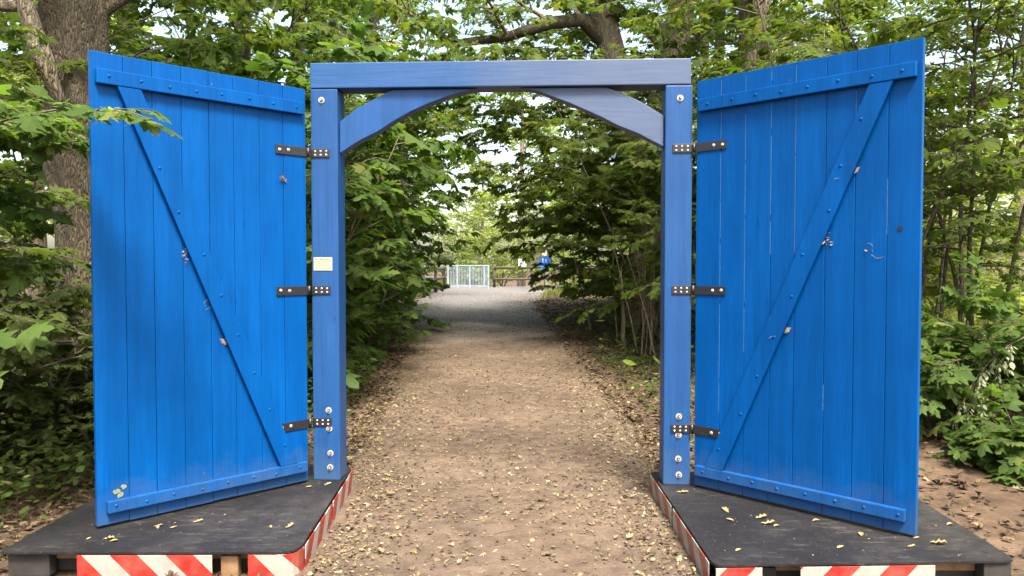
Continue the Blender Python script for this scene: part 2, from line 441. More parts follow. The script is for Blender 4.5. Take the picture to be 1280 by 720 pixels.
xs = np.concatenate([-np.geomspace(400, 8, 24), np.arange(-7.6, 7.7, .2), np.geomspace(8, 400, 24)])
ys = np.concatenate([-np.geomspace(300, 6, 16), np.arange(-5.5, 40, .25), np.geomspace(40.5, 600, 30)])
grid_obj('ground', xs, ys, H, M['soil'], 'structure')

def build_path():
    rng = np.random.default_rng(3)
    ys = np.arange(-12, 44, .08)
    t = np.linspace(-1, 1, 41)
    def rag(seed):
        a = np.zeros(len(ys)); r = np.random.default_rng(seed)
        for s, amp in ((3.1, .10), (1.3, .08), (.55, .06), (.23, .035)):
            ph = r.uniform(0, 6.28); a += amp * np.sin(ys / s * 2 + ph + 1.4 * np.sin(ys / s * .9 + ph))
        return a * np.interp(ys, [4, 6], [.3, 1])
    c = path_c(ys); w = path_w(ys)
    left = c - w + rag(1); right = c + w + rag(2)
    X = left[:, None] + (t[None, :] + 1) / 2 * (right - left)[:, None]
    Y = np.repeat(ys[:, None], len(t), 1)
    edge = 1 - np.abs(t)[None, :]
    Z = H(X, Y) + .006 + .012 * np.minimum(1, edge * 5) - .02 * np.exp(-((t[None, :] - .05) / .35) ** 2) * 0
    Z = Z + .008 * np.sin(X * 4.1 + Y * 1.7) * np.minimum(1, edge * 3) * .6
    V = np.stack([X, Y, Z], -1).reshape(-1, 3); nx, ny = len(t), len(ys)
    i = np.arange(ny - 1)[:, None] * nx + np.arange(nx - 1)[None, :]
    F = np.stack([i, i + 1, i + nx + 1, i + nx], -1).reshape(-1, 4)
    k = NP(); k.add(V, F, 4, 0, True)
    tag(k.build('path', [M['path']]), kind='structure')
build_path()

# ------------------------------------------------------------------ leaves
def outline_fan(pts, fold=.12, curl=.1):
    """centre + outline; z bends along the midrib and at the tips"""
    P = np.array(pts, float)
    z = -fold * np.abs(P[:, 1]) * 1.2 - curl * (P[:, 0] - .3) ** 2
    V = np.concatenate([[[.32, 0, 0]], np.stack([P[:, 0], P[:, 1], z], -1)])
    n = len(P)
    F = np.array([[0, 1 + i, 1 + (i + 1) % n] for i in range(n)])
    return V, F
MAPLE = outline_fan([(0, 0), (.06, -.30), (.20, -.46), (.30, -.22), (.58, -.52), (.62, -.18), (.80, -.20), (1.0, 0),
                     (.80, .20), (.62, .18), (.58, .52), (.30, .22), (.20, .46), (.06, .30)], .22, .25)
OVAL = outline_fan([(0, 0), (.25, -.22), (.6, -.24), (1, 0), (.6, .24), (.25, .22)], .25, .25)
LOBED = outline_fan([(0, 0), (.25, -.16), (.35, -.10), (.55, -.26), (.65, -.15), (.85, -.2), (1, 0), (.85, .2), (.65, .15), (.55, .26), (.35, .10), (.25, .16)], .2, .25)
DIAMOND = (np.array([(0, 0, 0), (.5, -.3, -.06), (1, 0, -.1), (.5, .3, -.06)]), np.array([[0, 1, 2], [0, 2, 3]]))

def put_leaves(npm, shape, pos, dirs, nrm, size, mi=0):
    V, F = shape
    d = dirs / (np.linalg.norm(dirs, axis=1)[:, None] + 1e-9)
    s = np.cross(nrm, d); s /= np.linalg.norm(s, axis=1)[:, None] + 1e-9
    n = np.cross(d, s)
    P = pos[:, None, :] + size[:, None, None] * (V[None, :, 0, None] * d[:, None, :] + V[None, :, 1, None] * s[:, None, :] + V[None, :, 2, None] * n[:, None, :])
    k = len(V)
    FF = F[None, :, :] + (np.arange(len(pos)) * k)[:, None, None]
    npm.add(P.reshape(-1, 3), FF.reshape(-1, 3), 3, mi, False)

class Plant:
    def __init__(s, seed, leaf=.13, spacing=.09, shape=MAPLE, tilt=.38, twig_tubes=True, vis=None):
        s.r = np.random.default_rng(seed); s.c = NP(); s.pos = []; s.dir = []
        s.leaf = leaf; s.sp = spacing; s.shape = shape; s.tilt = tilt; s.tubes = twig_tubes
    def curve(s, p, d, L, n, droop, jit):
        pts = [np.array(p, float)]; d = np.array(d, float); d /= np.linalg.norm(d)
        for i in range(n):
            pts.append(pts[-1] + d * L / n)
            d = d + s.r.normal(0, jit, 3) + np.array([0, 0, -droop / n]); d /= np.linalg.norm(d)
        return np.array(pts)
    def twig(s, p, d, L):
        pts = s.curve(p, d, L, 3, .25, .10)
        if s.tubes:
            s.c.tube(pts, np.linspace(.0035, .0015, 4), 3, 1)
        m = max(2, int(L / s.sp))
        t = (np.arange(m) + s.r.uniform(.3, .9)) / m * 3
        t = np.minimum(t, 2.999)
        i = t.astype(int); f = (t - i)[:, None]
        q = pts[i] * (1 - f) + pts[i + 1] * f
        td = pts[i + 1] - pts[i]; td /= np.linalg.norm(td, axis=1)[:, None]
        side = np.cross(td, [0, 0, 1]); side /= np.linalg.norm(side, axis=1)[:, None] + 1e-6
        for sg in (1, -1):
            ang = s.r.uniform(.5, 1.15, m)[:, None]
            dd = td * np.cos(ang) + sg * side * np.sin(ang) + s.r.normal(0, .2, (m, 3)) + np.array([0, 0, -.22])
            s.pos.append(q + dd * s.leaf * .25); s.dir.append(dd)
        s.pos.append(pts[-1:]); s.dir.append(td[-1:] + [[0, 0, -.2]])
    def branch(s, p, d, L, rad, lvl, kids=(9, 7), lens=(.42, .45), droop=.5):
        n = 6 if lvl > 1 else 4
        pts = s.curve(p, d, L, n, droop, .11)
        s.c.tube(pts, np.linspace(rad, rad * .3, n + 1), 6 if lvl > 1 else 4, 1)
        if lvl == 0:
            return
        K = kids[0] if lvl > 1 else kids[-1]
        l = lens[0] if lvl > 1 else lens[-1]
        for k in range(K):
            t = .18 + .82 * (k + s.r.uniform(.1, .9)) / K
            x = t * n; i = min(int(x), n - 1); f = x - i
            q = pts[i] * (1 - f) + pts[i + 1] * f
            td = pts[i + 1] - pts[i]; td /= np.linalg.norm(td)
            sd = np.cross(td, [0, 0, 1]); sd /= np.linalg.norm(sd) + 1e-6
            sg = 1 if k % 2 else -1
            a = s.r.uniform(.6, 1.1)
            dd = td * math.cos(a) + sg * sd * math.sin(a) + np.array([0, 0, s.r.normal(.05, .22)])
            LL = L * l * (1 - .45 * t) * s.r.uniform(.7, 1.25)
            if lvl > 1: s.branch(q, dd, LL, rad * .4, lvl - 1, kids, lens, droop)
            else: s.twig(q, dd, max(LL, .16))
        s.twig(pts[-1], pts[-1] - pts[-2], max(L * .2, .2))
    def leaves(s, keep=None):
        P = np.concatenate(s.pos); D = np.concatenate(s.dir)
        if keep is not None:
            k = keep(P); P, D = P[k], D[k]
        n = len(P)
        c = P.mean(0)
        o = P - c; o[:, 2] = 0; o /= np.linalg.norm(o, axis=1)[:, None] + .5
        nr = np.array([0, 0, 1.]) + o * .35 + s.r.normal(0, s.tilt, (n, 3))
        sz = s.leaf * np.exp(s.r.normal(-.04, .34, n))
        pick = s.r.integers(0, 4, n)
        V0, F0 = s.shape
        for q, (cz, wy, bend) in enumerate(((1, 1, 0), (2.1, .86, .12), (.5, 1.1, -.06), (1.5, .95, .3))):
            V = V0.copy(); V[:, 1] *= wy; V[:, 2] *= cz
            V[:, 2] -= bend * V[:, 0] ** 2 * .6
            V[:, 1] += bend * .5 * V[:, 0] ** 2
            k = pick == q
            put_leaves(s.c, (V, F0), P[k], D[k], nr[k], sz[k], 0)
        s.count = n

NLEAF = [0]
def bush(name, label, cat, group, x, y, seed, h, stems=3, spread=.5, blen=1.2, nb=9, t0=.15, leaf=.13, sp=.09, shape=MAPLE,
         lm='maple', wm='bark_twig', lvl=1, kids=(8, 6), srad=.022, tilt=.38, bias=(0, 0), el=(.1, .55), droop=.5, profile=None, rz=None, keep=None):
    z = float(H(x, y)) - .03
    root = empty(name, (x, y, z), 0, label, cat, group)
    P = Plant(seed, leaf, sp, shape, tilt)
    for k in range(stems):
        a = 2 * PI * k / stems + P.r.uniform(-.5, .5)
        b0 = np.array([math.cos(a), math.sin(a), 0]) * (.10 if stems > 1 else 0)
        lean = spread * P.r.uniform(.4, 1.1) if stems > 1 else spread * .3
        d = np.array([math.cos(a) * lean, math.sin(a) * lean, 1.])
        hh = h * P.r.uniform(.8, 1.05)
        n = 8
        pts = P.curve(b0, d, hh, n, -.12, .06)
        S = NP(); S.tube(pts, np.linspace(srad, srad * .25, n + 1), 7, 0)
        S.build('stem' if stems > 1 else 'trunk', [M[wm]], root)
        for j in range(nb):
            t = t0 + (1 - t0) * (j + P.r.uniform(.1, .9)) / nb
            xx = t * n; i = min(int(xx), n - 1); f = xx - i
            q = pts[i] * (1 - f) + pts[i + 1] * f
            az = j * 2.4 + k * 1.1 + P.r.uniform(-.5, .5)
            e = P.r.uniform(*el)
            bt = min(1.4, 3.2 * t * t + .05); bx, by = bias[0] * bt, bias[1] * bt
            dd = np.array([math.cos(az) * math.cos(e) + bx, math.sin(az) * math.cos(e) + by, math.sin(e)])
            pr = profile(t) if profile else (1.0 - .62 * max(0, t - .35))
            boost = 1 + .9 * max(0, dd[0] * bx + dd[1] * by)
            if bias[0] and dd[0] * bias[0] > 0: boost *= min(1, .5 + 1.5 * t)
            P.branch(q, dd, blen * pr * boost * P.r.uniform(.75, 1.2), srad * .45, lvl, kids, (.5, .42), droop)
        P.twig(pts[-1], pts[-1] - pts[-2], .35)
    P.leaves(keep)
    NLEAF[0] += P.count
    P.c.build('crown', [M[lm], M[wm]], root)
    return root

def tree(name, label, cat, group, x, y, seed, trunk_pts, trunk_rad, limbs, leaf=.1, sp=.09, shape=LOBED, lm='oak', wm='bark', kids=(8, 6), tilt=.42, k=16, extra=None, lens=(.42, .40), keep=None):
    """trunk_pts relative to base; limbs: (t, azimuth deg, elevation deg, length, radius)"""
    z = float(H(x, y)) - .06
    root = empty(name, (x, y, z), 0, label, cat, group)
    P = Plant(seed, leaf, sp, shape, tilt, True)
    tp = np.array(trunk_pts, float)
    m = 40 if k < 100 else 260
    s = np.linspace(0, len(tp) - 1, m); i = np.minimum(s.astype(int), len(tp) - 2); f = (s - i)[:, None]; f = f * f * (3 - 2 * f) * .35 + f * .65
    pts = tp[i] * (1 - f) + tp[i + 1] * f
    rr = np.interp(s, np.arange(len(trunk_rad)), trunk_rad)
    ph = P.r.uniform(0, 6.28, 4)
    wob = lambda u, th: 1 + .05 * np.sin(3 * th + ph[0] + 3 * u) + .035 * np.sin(5 * th + ph[1] - 5 * u) + .03 * np.sin(9 * th + 11 * u + ph[2]) + .035 * np.sin(23 * u + ph[3])
    if k >= 100:
        w0 = wob
        wob = lambda u, th: w0(u, th) + .022 * np.abs(np.sin(13 * th + 1.7 * np.sin(41 * u + 2 * th) + 9 * u)) ** .6 + .014 * np.abs(np.sin(29 * th + 2.2 * np.sin(67 * u + 3 * th))) + .012 * np.sin(150 * u + 4 * np.sin(5 * th))
    S = NP(); S.tube(pts, rr, k, 0, wob)
    S.build('trunk', [M[wm]], root)
    for (t, az, el, L, r) in limbs:
        xx = t * (m - 1); i0 = min(int(xx), m - 2)
        q = pts[i0]
        a, e = R(az), R(el)
        P.branch(q, (math.cos(a) * math.cos(e), math.sin(a) * math.cos(e), math.sin(e)), L, r, 2, kids, lens, .35)
    if extra: extra(root, pts, P)
    P.leaves(keep)
    NLEAF[0] += P.count
    P.c.build('crown', [M[lm], M[wm]], root)
    return root

def limb_set(seed, n, t0, t1, L0, L1, r=.05, el=(5, 45)):
    g = np.random.default_rng(seed)
    out = []
    for i in range(n):
        u = (i + .5) / n
        out.append((t0 + (t1 - t0) * u, i * 137.5 + g.uniform(-25, 25), g.uniform(*el) + 25 * u, (L0 + (L1 - L0) * u) * g.uniform(.8, 1.2), r * (1 - .5 * u)))
    return out

# ======================================================================== GATEWAY
GX0, GY0, GX1, GY1 = -1.337, 5.075, 1.171, 4.957
gdir = Vector((GX1 - GX0, GY1 - GY0, 0)); GW = gdir.length
grz = math.atan2(gdir.y, gdir.x)
DECK = .15
gate = empty('gateway', ((GX0 + GX1) / 2, (GY0 + GY1) / 2, DECK), grz,
             'tall blue timber gateway with arched braces and both doors swung open over the path', 'gate')
HT = 2.615      # post height above deck
PW = .176       # post width
# local: x along gate, y=0 front face, +y away from the camera, z up from deck
def post(x0, x1, bolts, inner):
    bm = bmesh.new()
    box(bm, (x0, 0, 0), (x1, .178, HT), .009)
    o = finish('post', bm, M['frame_blue'], gate)
    bb = bmesh.new()
    for (bx, bz) in bolts:
        b = bmesh.new()
        cyl(b, (bx, .001, bz), (bx, -.004, bz), .021, n=20, mi=0)
        cyl(b, (bx, -.004, bz), (bx, -.013, bz), .0105, n=6, mi=1, smooth=False)
        cyl(b, (bx + .0005, -.013, bz), (bx + .0005, -.019, bz), .0055, n=10, mi=0)
        finish('bolt', b, [M['zinc'], M['nut']], o)
    bb.free()
    return o
LP0, LP1 = -GW / 2, -GW / 2 + PW + .006
RP0, RP1 = GW / 2 - PW, GW / 2
lp = post(LP0, LP1, [(LP0 + .075, 2.54), (LP0 + .108, .475), (LP0 + .112, .352), (LP0 + .118, .185), (LP0 + .116, .09)], 1)
rp = post(RP0, RP1, [(RP0 + .095, 2.53), (RP0 + .100, .455), (RP0 + .098, .333), (RP0 + .098, .175), (RP0 + .102, .07)], -1)
lp['label'] = 'left post carrying the small cream notice'
# small inner cleats under the brace feet with a bolt head each
def cleat(x0, x1, sx):
    bm = bmesh.new()
    pts = [(x0, 2.26), (x1, 2.21), (x1, 2.36), (x0, 2.36)]
    Mx = Matrix(((1, 0, 0, 0), (0, 0, 1, 0), (0, 1, 0, 0), (0, 0, 0, 1)))
    prism(bm, [(p[0], p[1] - DECK * 0) for p in pts], .045, .125, .003, 0, Mx)
    o = finish('cleat', bm, M['frame_blue'], gate)
    b = bmesh.new(); xm = (x0 + x1) / 2
    cyl(b, (xm, .046, 2.31), (xm, .036, 2.31), .012, n=12)
    finish('bolt', b, M['zinc'], o)
cleat(LP1 + .002, LP1 + .035, 1)
cleat(RP0 - .002, RP0 - .035, -1)
# lintel
bm = bmesh.new()
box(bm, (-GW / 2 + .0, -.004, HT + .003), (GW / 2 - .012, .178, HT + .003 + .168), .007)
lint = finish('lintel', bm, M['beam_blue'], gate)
# braces (curved underside) in gate local x,z
def brace(sx):
    def px(u, v, dy=5.09):   # traced offsets, left brace
        return ((u - 640) / 950 * dy, 1.6 - DECK - (v - 331) / 950 * dy)
    if sx < 0:
        cxl = (GX0 + GX1) / 2
        up = [(420, 153), (445, 137), (470, 124), (491, 113.5), (520, 113.3), (560, 113.2), (596, 113)]
        lo = [(575, 118.5), (556, 124), (535, 131.5), (513, 141), (493, 152), (474, 164), (446, 178), (420, 192)]
        pts = [px(u, v) for u, v in up + lo]
        pts = [(x - cxl + .004, min(z, HT - .002)) for x, z in pts]
        x_min = LP1 + .003
        pts = [(max(p[0], x_min), p[1]) for p in pts]
    else:
        cxl = (GX0 + GX1) / 2
        up = [(828, 147), (806, 133), (780, 119.5), (757, 106.5), (720, 106.6), (690, 106.8), (650, 107)]
        lo = [(672, 114.5), (692, 122.5), (712, 130), (731, 138.5), (751, 147.5), (770, 157.5), (798, 169), (828, 185)]
        pts = [px(u, v, 5.03) for u, v in up + lo]
        pts = [(x - cxl - .004, min(z, HT - .002)) for x, z in pts]
        x_max = RP0 - .003
        pts = [(min(p[0], x_max), p[1]) for p in pts]
    Mx = Matrix(((1, 0, 0, 0), (0, 0, 1, 0), (0, 1, 0, 0), (0, 0, 0, 1)))
    bm = bmesh.new()
    prism(bm, pts, .035, .135, .004, 0, Mx)
    bmesh.ops.recalc_face_normals(bm, faces=bm.faces)
    return finish('arched_brace', bm, M['beam_blue'] if sx > 0 else M['frame_blue'], gate)  # right brace takes the beam colour with its painted sky sheen
brace(-1); brace(1)

# notice on the left post
sx0 = LP0 + .014
bm = bmesh.new()
box(bm, (0, -.0035, 0), (.126, -.001, .088), .0008)
st = finish('notice', bm, M['sticker'], lp, loc=(sx0, 0, 1.412))
st['label'] = 'small cream notice with five faded lines of print'
bm = bmesh.new()
rg = random.Random(4)
rows = [(.073, .0085, [(.008, .022), (.027, .036), (.041, .076), (.082, .103), (.106, .112)], 0),
        (.056, .0055, [(.006, .014), (.017, .035), (.040, .056), (.059, .093), (.099, .112)], 0),
        (.041, .0045, [(.012, .018), (.026, .050), (.053, .062), (.065, .098), (.106, .113)], 1),
        (.028, .0045, [(.034, .044), (.049, .072), (.080, .096)], 0),
        (.013, .0045, [(.012, .028), (.031, .046), (.049, .064), (.067, .090), (.093, .116)], 0)]
for z, h, words, mi in rows:
    for a, b in words:
        x = a
        while x < b - .0012:
            w = rg.uniform(.0016, .0030)
            hh = h * rg.choice((.6, .6, .65, 1.0))
            box(bm, (x, -.0042, z), (min(x + w, b), -.0034, z + hh), 0, mi)
            x += w + .0011
finish('print', bm, [M['ink'], M['ink_red']], st)

# ---- doors
def gate_local(p):
    return gate.matrix_basis.inverted() @ Vector(p)
bpy.context.view_layer.update()
HZ = [2.19, 1.28, .395]   # hinge heights above deck

def door(side, hinge, free, bottom, top, wear_seed, hz):
    h, f = Vector((*hinge, 0)), Vector((*free, 0))
    L = (f - h).length
    ang = math.atan2((f - h).y, (f - h).x)
    # local frame: x from hinge to free end; face side toward camera
    fs = 1 if side < 0 else -1      # sign of local y that faces the camera
    lh = gate.matrix_world.inverted() @ Vector((hinge[0], hinge[1], DECK))
    Hh = top - bottom
    T = .034
    bm = bmesh.new()
    n = 8
    rg = random.Random(wear_seed)
    w = L / n
    edges = [0] + [w * (i + rg.uniform(-.06, .06)) for i in range(1, n)] + [L]
    for i in range(n):
        a, b = edges[i] + .0009, edges[i + 1] - .0009
        dy = rg.uniform(-.0012, .0012)
        y0, y1 = (-T, dy) if fs > 0 else (dy, T)
        box(bm, (a, y0, rg.uniform(0, .004)), (b, y1, Hh - rg.uniform(0, .003)), .0036)
    # tongues that close the joints between boards
    for i in range(1, n):
        y0, y1 = (-T + .008, -.009) if fs > 0 else (.009, T - .008)
        box(bm, (edges[i] - .006, y0, .006), (edges[i] + .006, y1, Hh - .006), 0)
    if side > 0:      # paler blue strips along parts of some joints
        for i, z0, z1 in ((1, .5, 2.6), (2, .9, 2.6), (3, 1.5, 2.6), (4, 1.5, 2.6), (6, 2.1, 2.4), (5, .6, .75), (7, 1.6, 1.9)):
            z = z0
            while z < z1:
                h = rg.uniform(.15, .6)
                box(bm, (edges[i] - .0016, -.0006, z), (edges[i] + .0012, .004, min(z + h, z1)), 0, 1)
                z += h + rg.uniform(.005, .05)
    d = finish('door', bm, [M['door_blue'], M['bare']], gate)  # 'bare' is the paler blue of the joint strips
    d.location = (lh.x, lh.y, bottom - DECK); d.rotation_euler = (0, 0, ang - grz)
    B = .036
    fy = lambda a, b: (a, b) if fs > 0 else (-b, -a)
    def batten(z0, z1, s0, s1, name='ledge'):
        b = bmesh.new(); y0, y1 = fy(.0016, B)
        box(b, (s0, y0, z0), (s1, y1, z1), .005)
        for i in range(n):
            x = (edges[i] + edges[i + 1]) / 2 + rg.uniform(-.01, .01)
            x = min(max(x, s0 + .03), s1 - .03)
            dome(b, (x, fs * B, (z0 + z1) / 2 + rg.uniform(-.006, .006)), (0, fs, 0), .0095, .0042)
        return finish(name, b, M['door_blue'], d)
    zt0, zt1 = 2.578 - bottom, 2.658 - bottom
    zb0, zb1 = .234 - bottom, .300 - bottom
    batten(zt0, zt1, .028, L * .982)
    batten(zb0, zb1, .022, L * .965)
    # diagonal
    b = bmesh.new()
    Mx = Matrix(((1, 0, 0, 0), (0, 0, fs, 0), (0, 1, 0, 0), (0, 0, 0, 1)))
    s_b, s_t, hw = L * .118, L * .853, .062
    pts = [(s_b - hw, zb1 + .001), (s_b + hw, zb1 + .001), (s_t + hw, zt0 - .001), (s_t - hw, zt0 - .001)]
    prism(b, pts, .0018, B - .003, .004, 0, Mx)
    bmesh.ops.recalc_face_normals(b, faces=b.faces)
    for k in range(9):
        u = (k + .55) / 9.3
        x = s_b + (s_t - s_b) * u + (rg.choice((-1, 1)) * .022)
        z = zb1 + (zt0 - zb1) * u
        dome(b, (x, fs * (B - .003), z), (0, fs, 0), .0095, .0042)
    finish('diagonal_brace', b, M['door_blue'], d)
    # hinges: strap on the door, knuckle in the gap, leaf plate on the post
    for z in hz:
        hb = bmesh.new(); zz = z + DECK - bottom
        y0, y1 = fy(.0008, .0075)
        box(hb, (-.006, y0, zz - .029), (.218, y1, zz + .029), .002, 0)
        for x in (.128, .190):
            dome(hb, (x, fs * .0075, zz + rg.uniform(-.004, .004)), (0, fs, 0), .0115, .007, 12, 1)
        cyl(hb, (-.012, fs * .010, zz - .031), (-.012, fs * .010, zz + .031), .009, n=12, mi=0)
        finish('hinge_strap', hb, [M['hinge'], M['zinc']], d)
        pb = bmesh.new()
        if side < 0: a, c = LP0 + .0005, LP0 + .128
        else: a, c = RP1 - .128, RP1 - .0005
        box(pb, (a, -.0075, z - .028), (c, -.0006, z + .028), .002, 0)
        for i in range(3):
            for j in (-1, 1):
                u = (.24 + .29 * i) if side < 0 else (.76 - .29 * i)
                dome(pb, (a + (c - a) * u, -.0075, z + j * .0125), (0, -1, 0), .0075, .004, 10, 1)
        finish('hinge_plate', pb, [M['hinge'], M['zinc']], lp if side < 0 else rp)
    return d, L, fs

dl, LL, _ = door(-1, (-1.358, 5.028), (-2.268, 4.115), .163, 2.755, 11, HZ)
dr, LR, _ = door(1, (1.192, 4.935), (2.135, 3.978), .163, 2.782, 23, [2.205, 1.285, .375])
bm = bmesh.new(); cyl(bm, (LR * .925, -.0012, 1.63), (LR * .925, -.0035, 1.63), .013, n=14); finish('bolt_hole', bm, M['void'], dr)

# ======================================================================== PLATFORMS
def round_poly(pts, rad, seg=6):
    out = []
    n = len(pts)
    for i in range(n):
        p = Vector(pts[i]); a = Vector(pts[i - 1]); b = Vector(pts[(i + 1) % n])
        r = rad[i]
        if r <= 0: out.append((p.x, p.y)); continue
        u = (a - p).normalized(); v = (b - p).normalized()
        p0, p1 = p + u * r, p + v * r
        for k in range(seg + 1):
            t = k / seg
            q = p0 * (1 - t) ** 2 + p * 2 * t * (1 - t) + p1 * t ** 2
            out.append((q.x, q.y))
    return out

def warning_panel(root, a, b, z0, z1, sign, phase, bend=None, dull=0.4, label=None):
    """thin sheet from plan point a to b (local), optional extra bend point list"""
    pts = [Vector((*a, 0)), Vector((*b, 0))] if bend is None else [Vector((*p, 0)) for p in bend]
    bm = bmesh.new()
    # straightened coordinates are kept in local x by building flat panels; curved ones follow the corner
    d = pts[1] - pts[0]
    ang = math.atan2(d.y, d.x)
    m = stripe_mat('red_white_warning_foil', sign, phase, dull, 'Object' if bend is None else 'UV')
    if bend is None:
        box(bm, (0, -.003, 0), (d.length, .003, z1 - z0), .001)
        o = finish('warning_panel', bm, m, root, loc=(a[0], a[1], z0), rot=(0, 0, ang))
    else:
        # local x axis along the first leg, the rest wraps round the corner
        Mi = Matrix.Rotation(-ang, 4, 'Z') @ Matrix.Translation(-pts[0])
        q = [Mi @ p for p in pts]
        uvl = bm.loops.layers.uv.new('UVMap')
        acc = [0.0]
        for p0, p1 in zip(q[:-1], q[1:]): acc.append(acc[-1] + (p1 - p0).length)
        hgt = z1 - z0
        nrm = []
        for i in range(len(q)):
            t_ = (q[min(i + 1, len(q) - 1)] - q[max(i - 1, 0)]).normalized(); nrm.append(Vector((t_.y, -t_.x, 0)))
        rows_ = []
        for off in (0.0, -.005):
            rows_.append(([bm.verts.new(q[i] + nrm[i] * off) for i in range(len(q))], [bm.verts.new(q[i] + nrm[i] * off + Vector((0, 0, hgt))) for i in range(len(q))]))
        def quad(vs, uvs):
            f = bm.faces.new(vs)
            for l, uv in zip(f.loops, uvs): l[uvl].uv = uv
        for i in range(len(q) - 1):
            (l0, h0), (l1, h1) = rows_
            quad((l0[i], l0[i + 1], h0[i + 1], h0[i]), ((acc[i], 0), (acc[i + 1], 0), (acc[i + 1], hgt), (acc[i], hgt)))
            quad((l1[i + 1], l1[i], h1[i], h1[i + 1]), ((acc[i + 1], 0), (acc[i], 0), (acc[i], hgt), (acc[i + 1], hgt)))
            quad((h0[i], h0[i + 1], h1[i + 1], h1[i]), ((acc[i], hgt),) * 4)
            quad((l0[i + 1], l0[i], l1[i], l1[i + 1]), ((acc[i], 0),) * 4)
        o = finish('warning_panel', bm, m, root, loc=(a[0], a[1], z0), rot=(0, 0, ang))
    if label: o['label'] = label
    return o

def platform(label, corners, rads, side):
    cx = sum(c[0] for c in corners) / len(corners); cy = sum(c[1] for c in corners) / len(corners)
    root = empty('platform', (cx, cy, 0), 0, label, 'platform', 'black platforms under the gateway')
    loc = [(c[0] - cx, c[1] - cy) for c in corners]
    bm = bmesh.new()
    prism(bm, round_poly(loc, rads), DECK - .014, DECK, .002)
    bmesh.ops.recalc_face_normals(bm, faces=bm.faces)
    dk = finish('deck_plate', bm, M['deck'], root)
    return root, loc

# left platform, corners: front left, front right (rounded), back right, back left
LC = [(-2.592, 3.798), (-1.084, 3.806), (-1.146, 5.392), (-2.60, 5.36)]
pl, ll = platform('black deck platform with striped panels under the left blue door', LC, [.02, .10, .02, .02], -1)
RC = [(.975, 3.634), (2.478, 3.690), (2.545, 5.26), (.972, 5.285)]
pr, rl = platform('black deck platform with striped panels under the right blue door', RC, [.06, .05, .02, .02], 1)

def deck_holes(root, pts):
    for (x, y) in pts:
        bm = bmesh.new(); cyl(bm, (x, y, DECK + .0006), (x, y, DECK + .0022), .014, n=14)
        finish('bolt_hole', bm, M['void'], root)
def beams(root, loc, spec, blocks):
    x0 = min(p[0] for p in loc); x1 = max(p[0] for p in loc); y0 = loc[0][1]
    for (a, b, ya, yb, za, zb, m) in spec:
        bm = bmesh.new(); box(bm, (a, ya, za), (b, yb, zb), .006)
        finish('support_beam', bm, M[m], root)
# left: recessed timbers under the deck
lx = lambda wx: wx - sum(c[0] for c in LC) / 4
ly = lambda wy: wy - sum(c[1] for c in LC) / 4
beams(pl, ll, [(lx(-2.565), lx(-1.13), ly(3.90), ly(3.99), .075, DECK - .016, 'timber'),
               (lx(-2.56), lx(-1.15), ly(3.93), ly(4.05), .002, .072, 'dark_timber'),
               (lx(-2.57), lx(-2.36), ly(3.83), ly(3.895), .01, DECK - .017, 'dark_timber'),
               (lx(-1.49), lx(-1.40), ly(3.84), ly(3.895), .0, DECK - .04, 'timber'),
               (lx(-1.265), lx(-1.165), ly(4.06), ly(5.34), .004, DECK - .016, 'dark_timber'),
               (lx(-2.57), lx(-2.47), ly(4.06), ly(5.33), .004, DECK - .016, 'dark_timber'),
               (lx(-2.46), lx(-1.28), ly(5.20), ly(5.32), .004, DECK - .016, 'dark_timber')], None)
rx = lambda wx: wx - sum(c[0] for c in RC) / 4
ry = lambda wy: wy - sum(c[1] for c in RC) / 4
beams(pr, rl, [(rx(1.02), rx(2.44), ry(3.78), ry(3.87), .060, DECK - .016, 'timber'),
               (rx(1.05), rx(2.40), ry(3.80), ry(3.92), .002, .057, 'dark_timber'),
               (rx(2.325), rx(2.462), ry(3.70), ry(3.775), .004, DECK - .017, 'dark_timber'),
               (rx(1.235), rx(1.31), ry(3.72), ry(3.775), .0, DECK - .05, 'dark_timber'),
               (rx(1.02), rx(1.12), ry(3.93), ry(5.24), .004, DECK - .016, 'dark_timber'),
               (rx(2.42), rx(2.52), ry(3.93), ry(5.22), .004, DECK - .016, 'dark_timber'),
               (rx(1.14), rx(2.40), ry(5.10), ry(5.22), .004, DECK - .016, 'dark_timber')], None)
deck_holes(pl, [(lx(-2.50), ly(3.86)), (lx(-1.19), ly(3.88)), (lx(-1.20), ly(5.30))]); deck_holes(pr, [(rx(1.05), ry(3.70)), (rx(2.39), ry(3.80)), (rx(1.80), ry(3.71))])
# warning foil, front and path side
ZT = DECK - .016; ZB = .012
warning_panel(pl, (lx(-2.195), ly(3.792)), (lx(-1.515), ly(3.796)), ZB, ZT, 1, -.005)
cnr = [(lx(-1.335), ly(3.798))] + [(lx(x), ly(y)) for x, y in ((-1.19, 3.799), (-1.145, 3.803), (-1.112, 3.818), (-1.092, 3.845), (-1.0835, 3.885), (-1.083, 3.92))]
warning_panel(pl, cnr[0], cnr[1], ZB, ZT, 1, -.01, cnr)
warning_panel(pl, (lx(-1.0815), ly(3.935)), (lx(-1.1065), ly(4.62)), ZB, ZT, -1, .05, None, .25)
warning_panel(pl, (lx(-1.1085), ly(4.665)), (lx(-1.1375), ly(5.375)), ZB, ZT, -1, .09, None, .25)
warning_panel(pr, (rx(.985), ry(3.628)), (rx(1.212), ry(3.637)), ZB, ZT, -1, .07)
warning_panel(pr, (rx(1.400), ry(3.644)), (rx(2.065), ry(3.667)), ZB, ZT, -1, .25)
warning_panel(pr, (rx(.967), ry(5.27)), (rx(.969), ry(4.58)), ZB, ZT, 1, .02, None, .8)
warning_panel(pr, (rx(.9685), ry(4.53)), (rx(.970), ry(3.70)), ZB, ZT, 1, .10, None, .8)

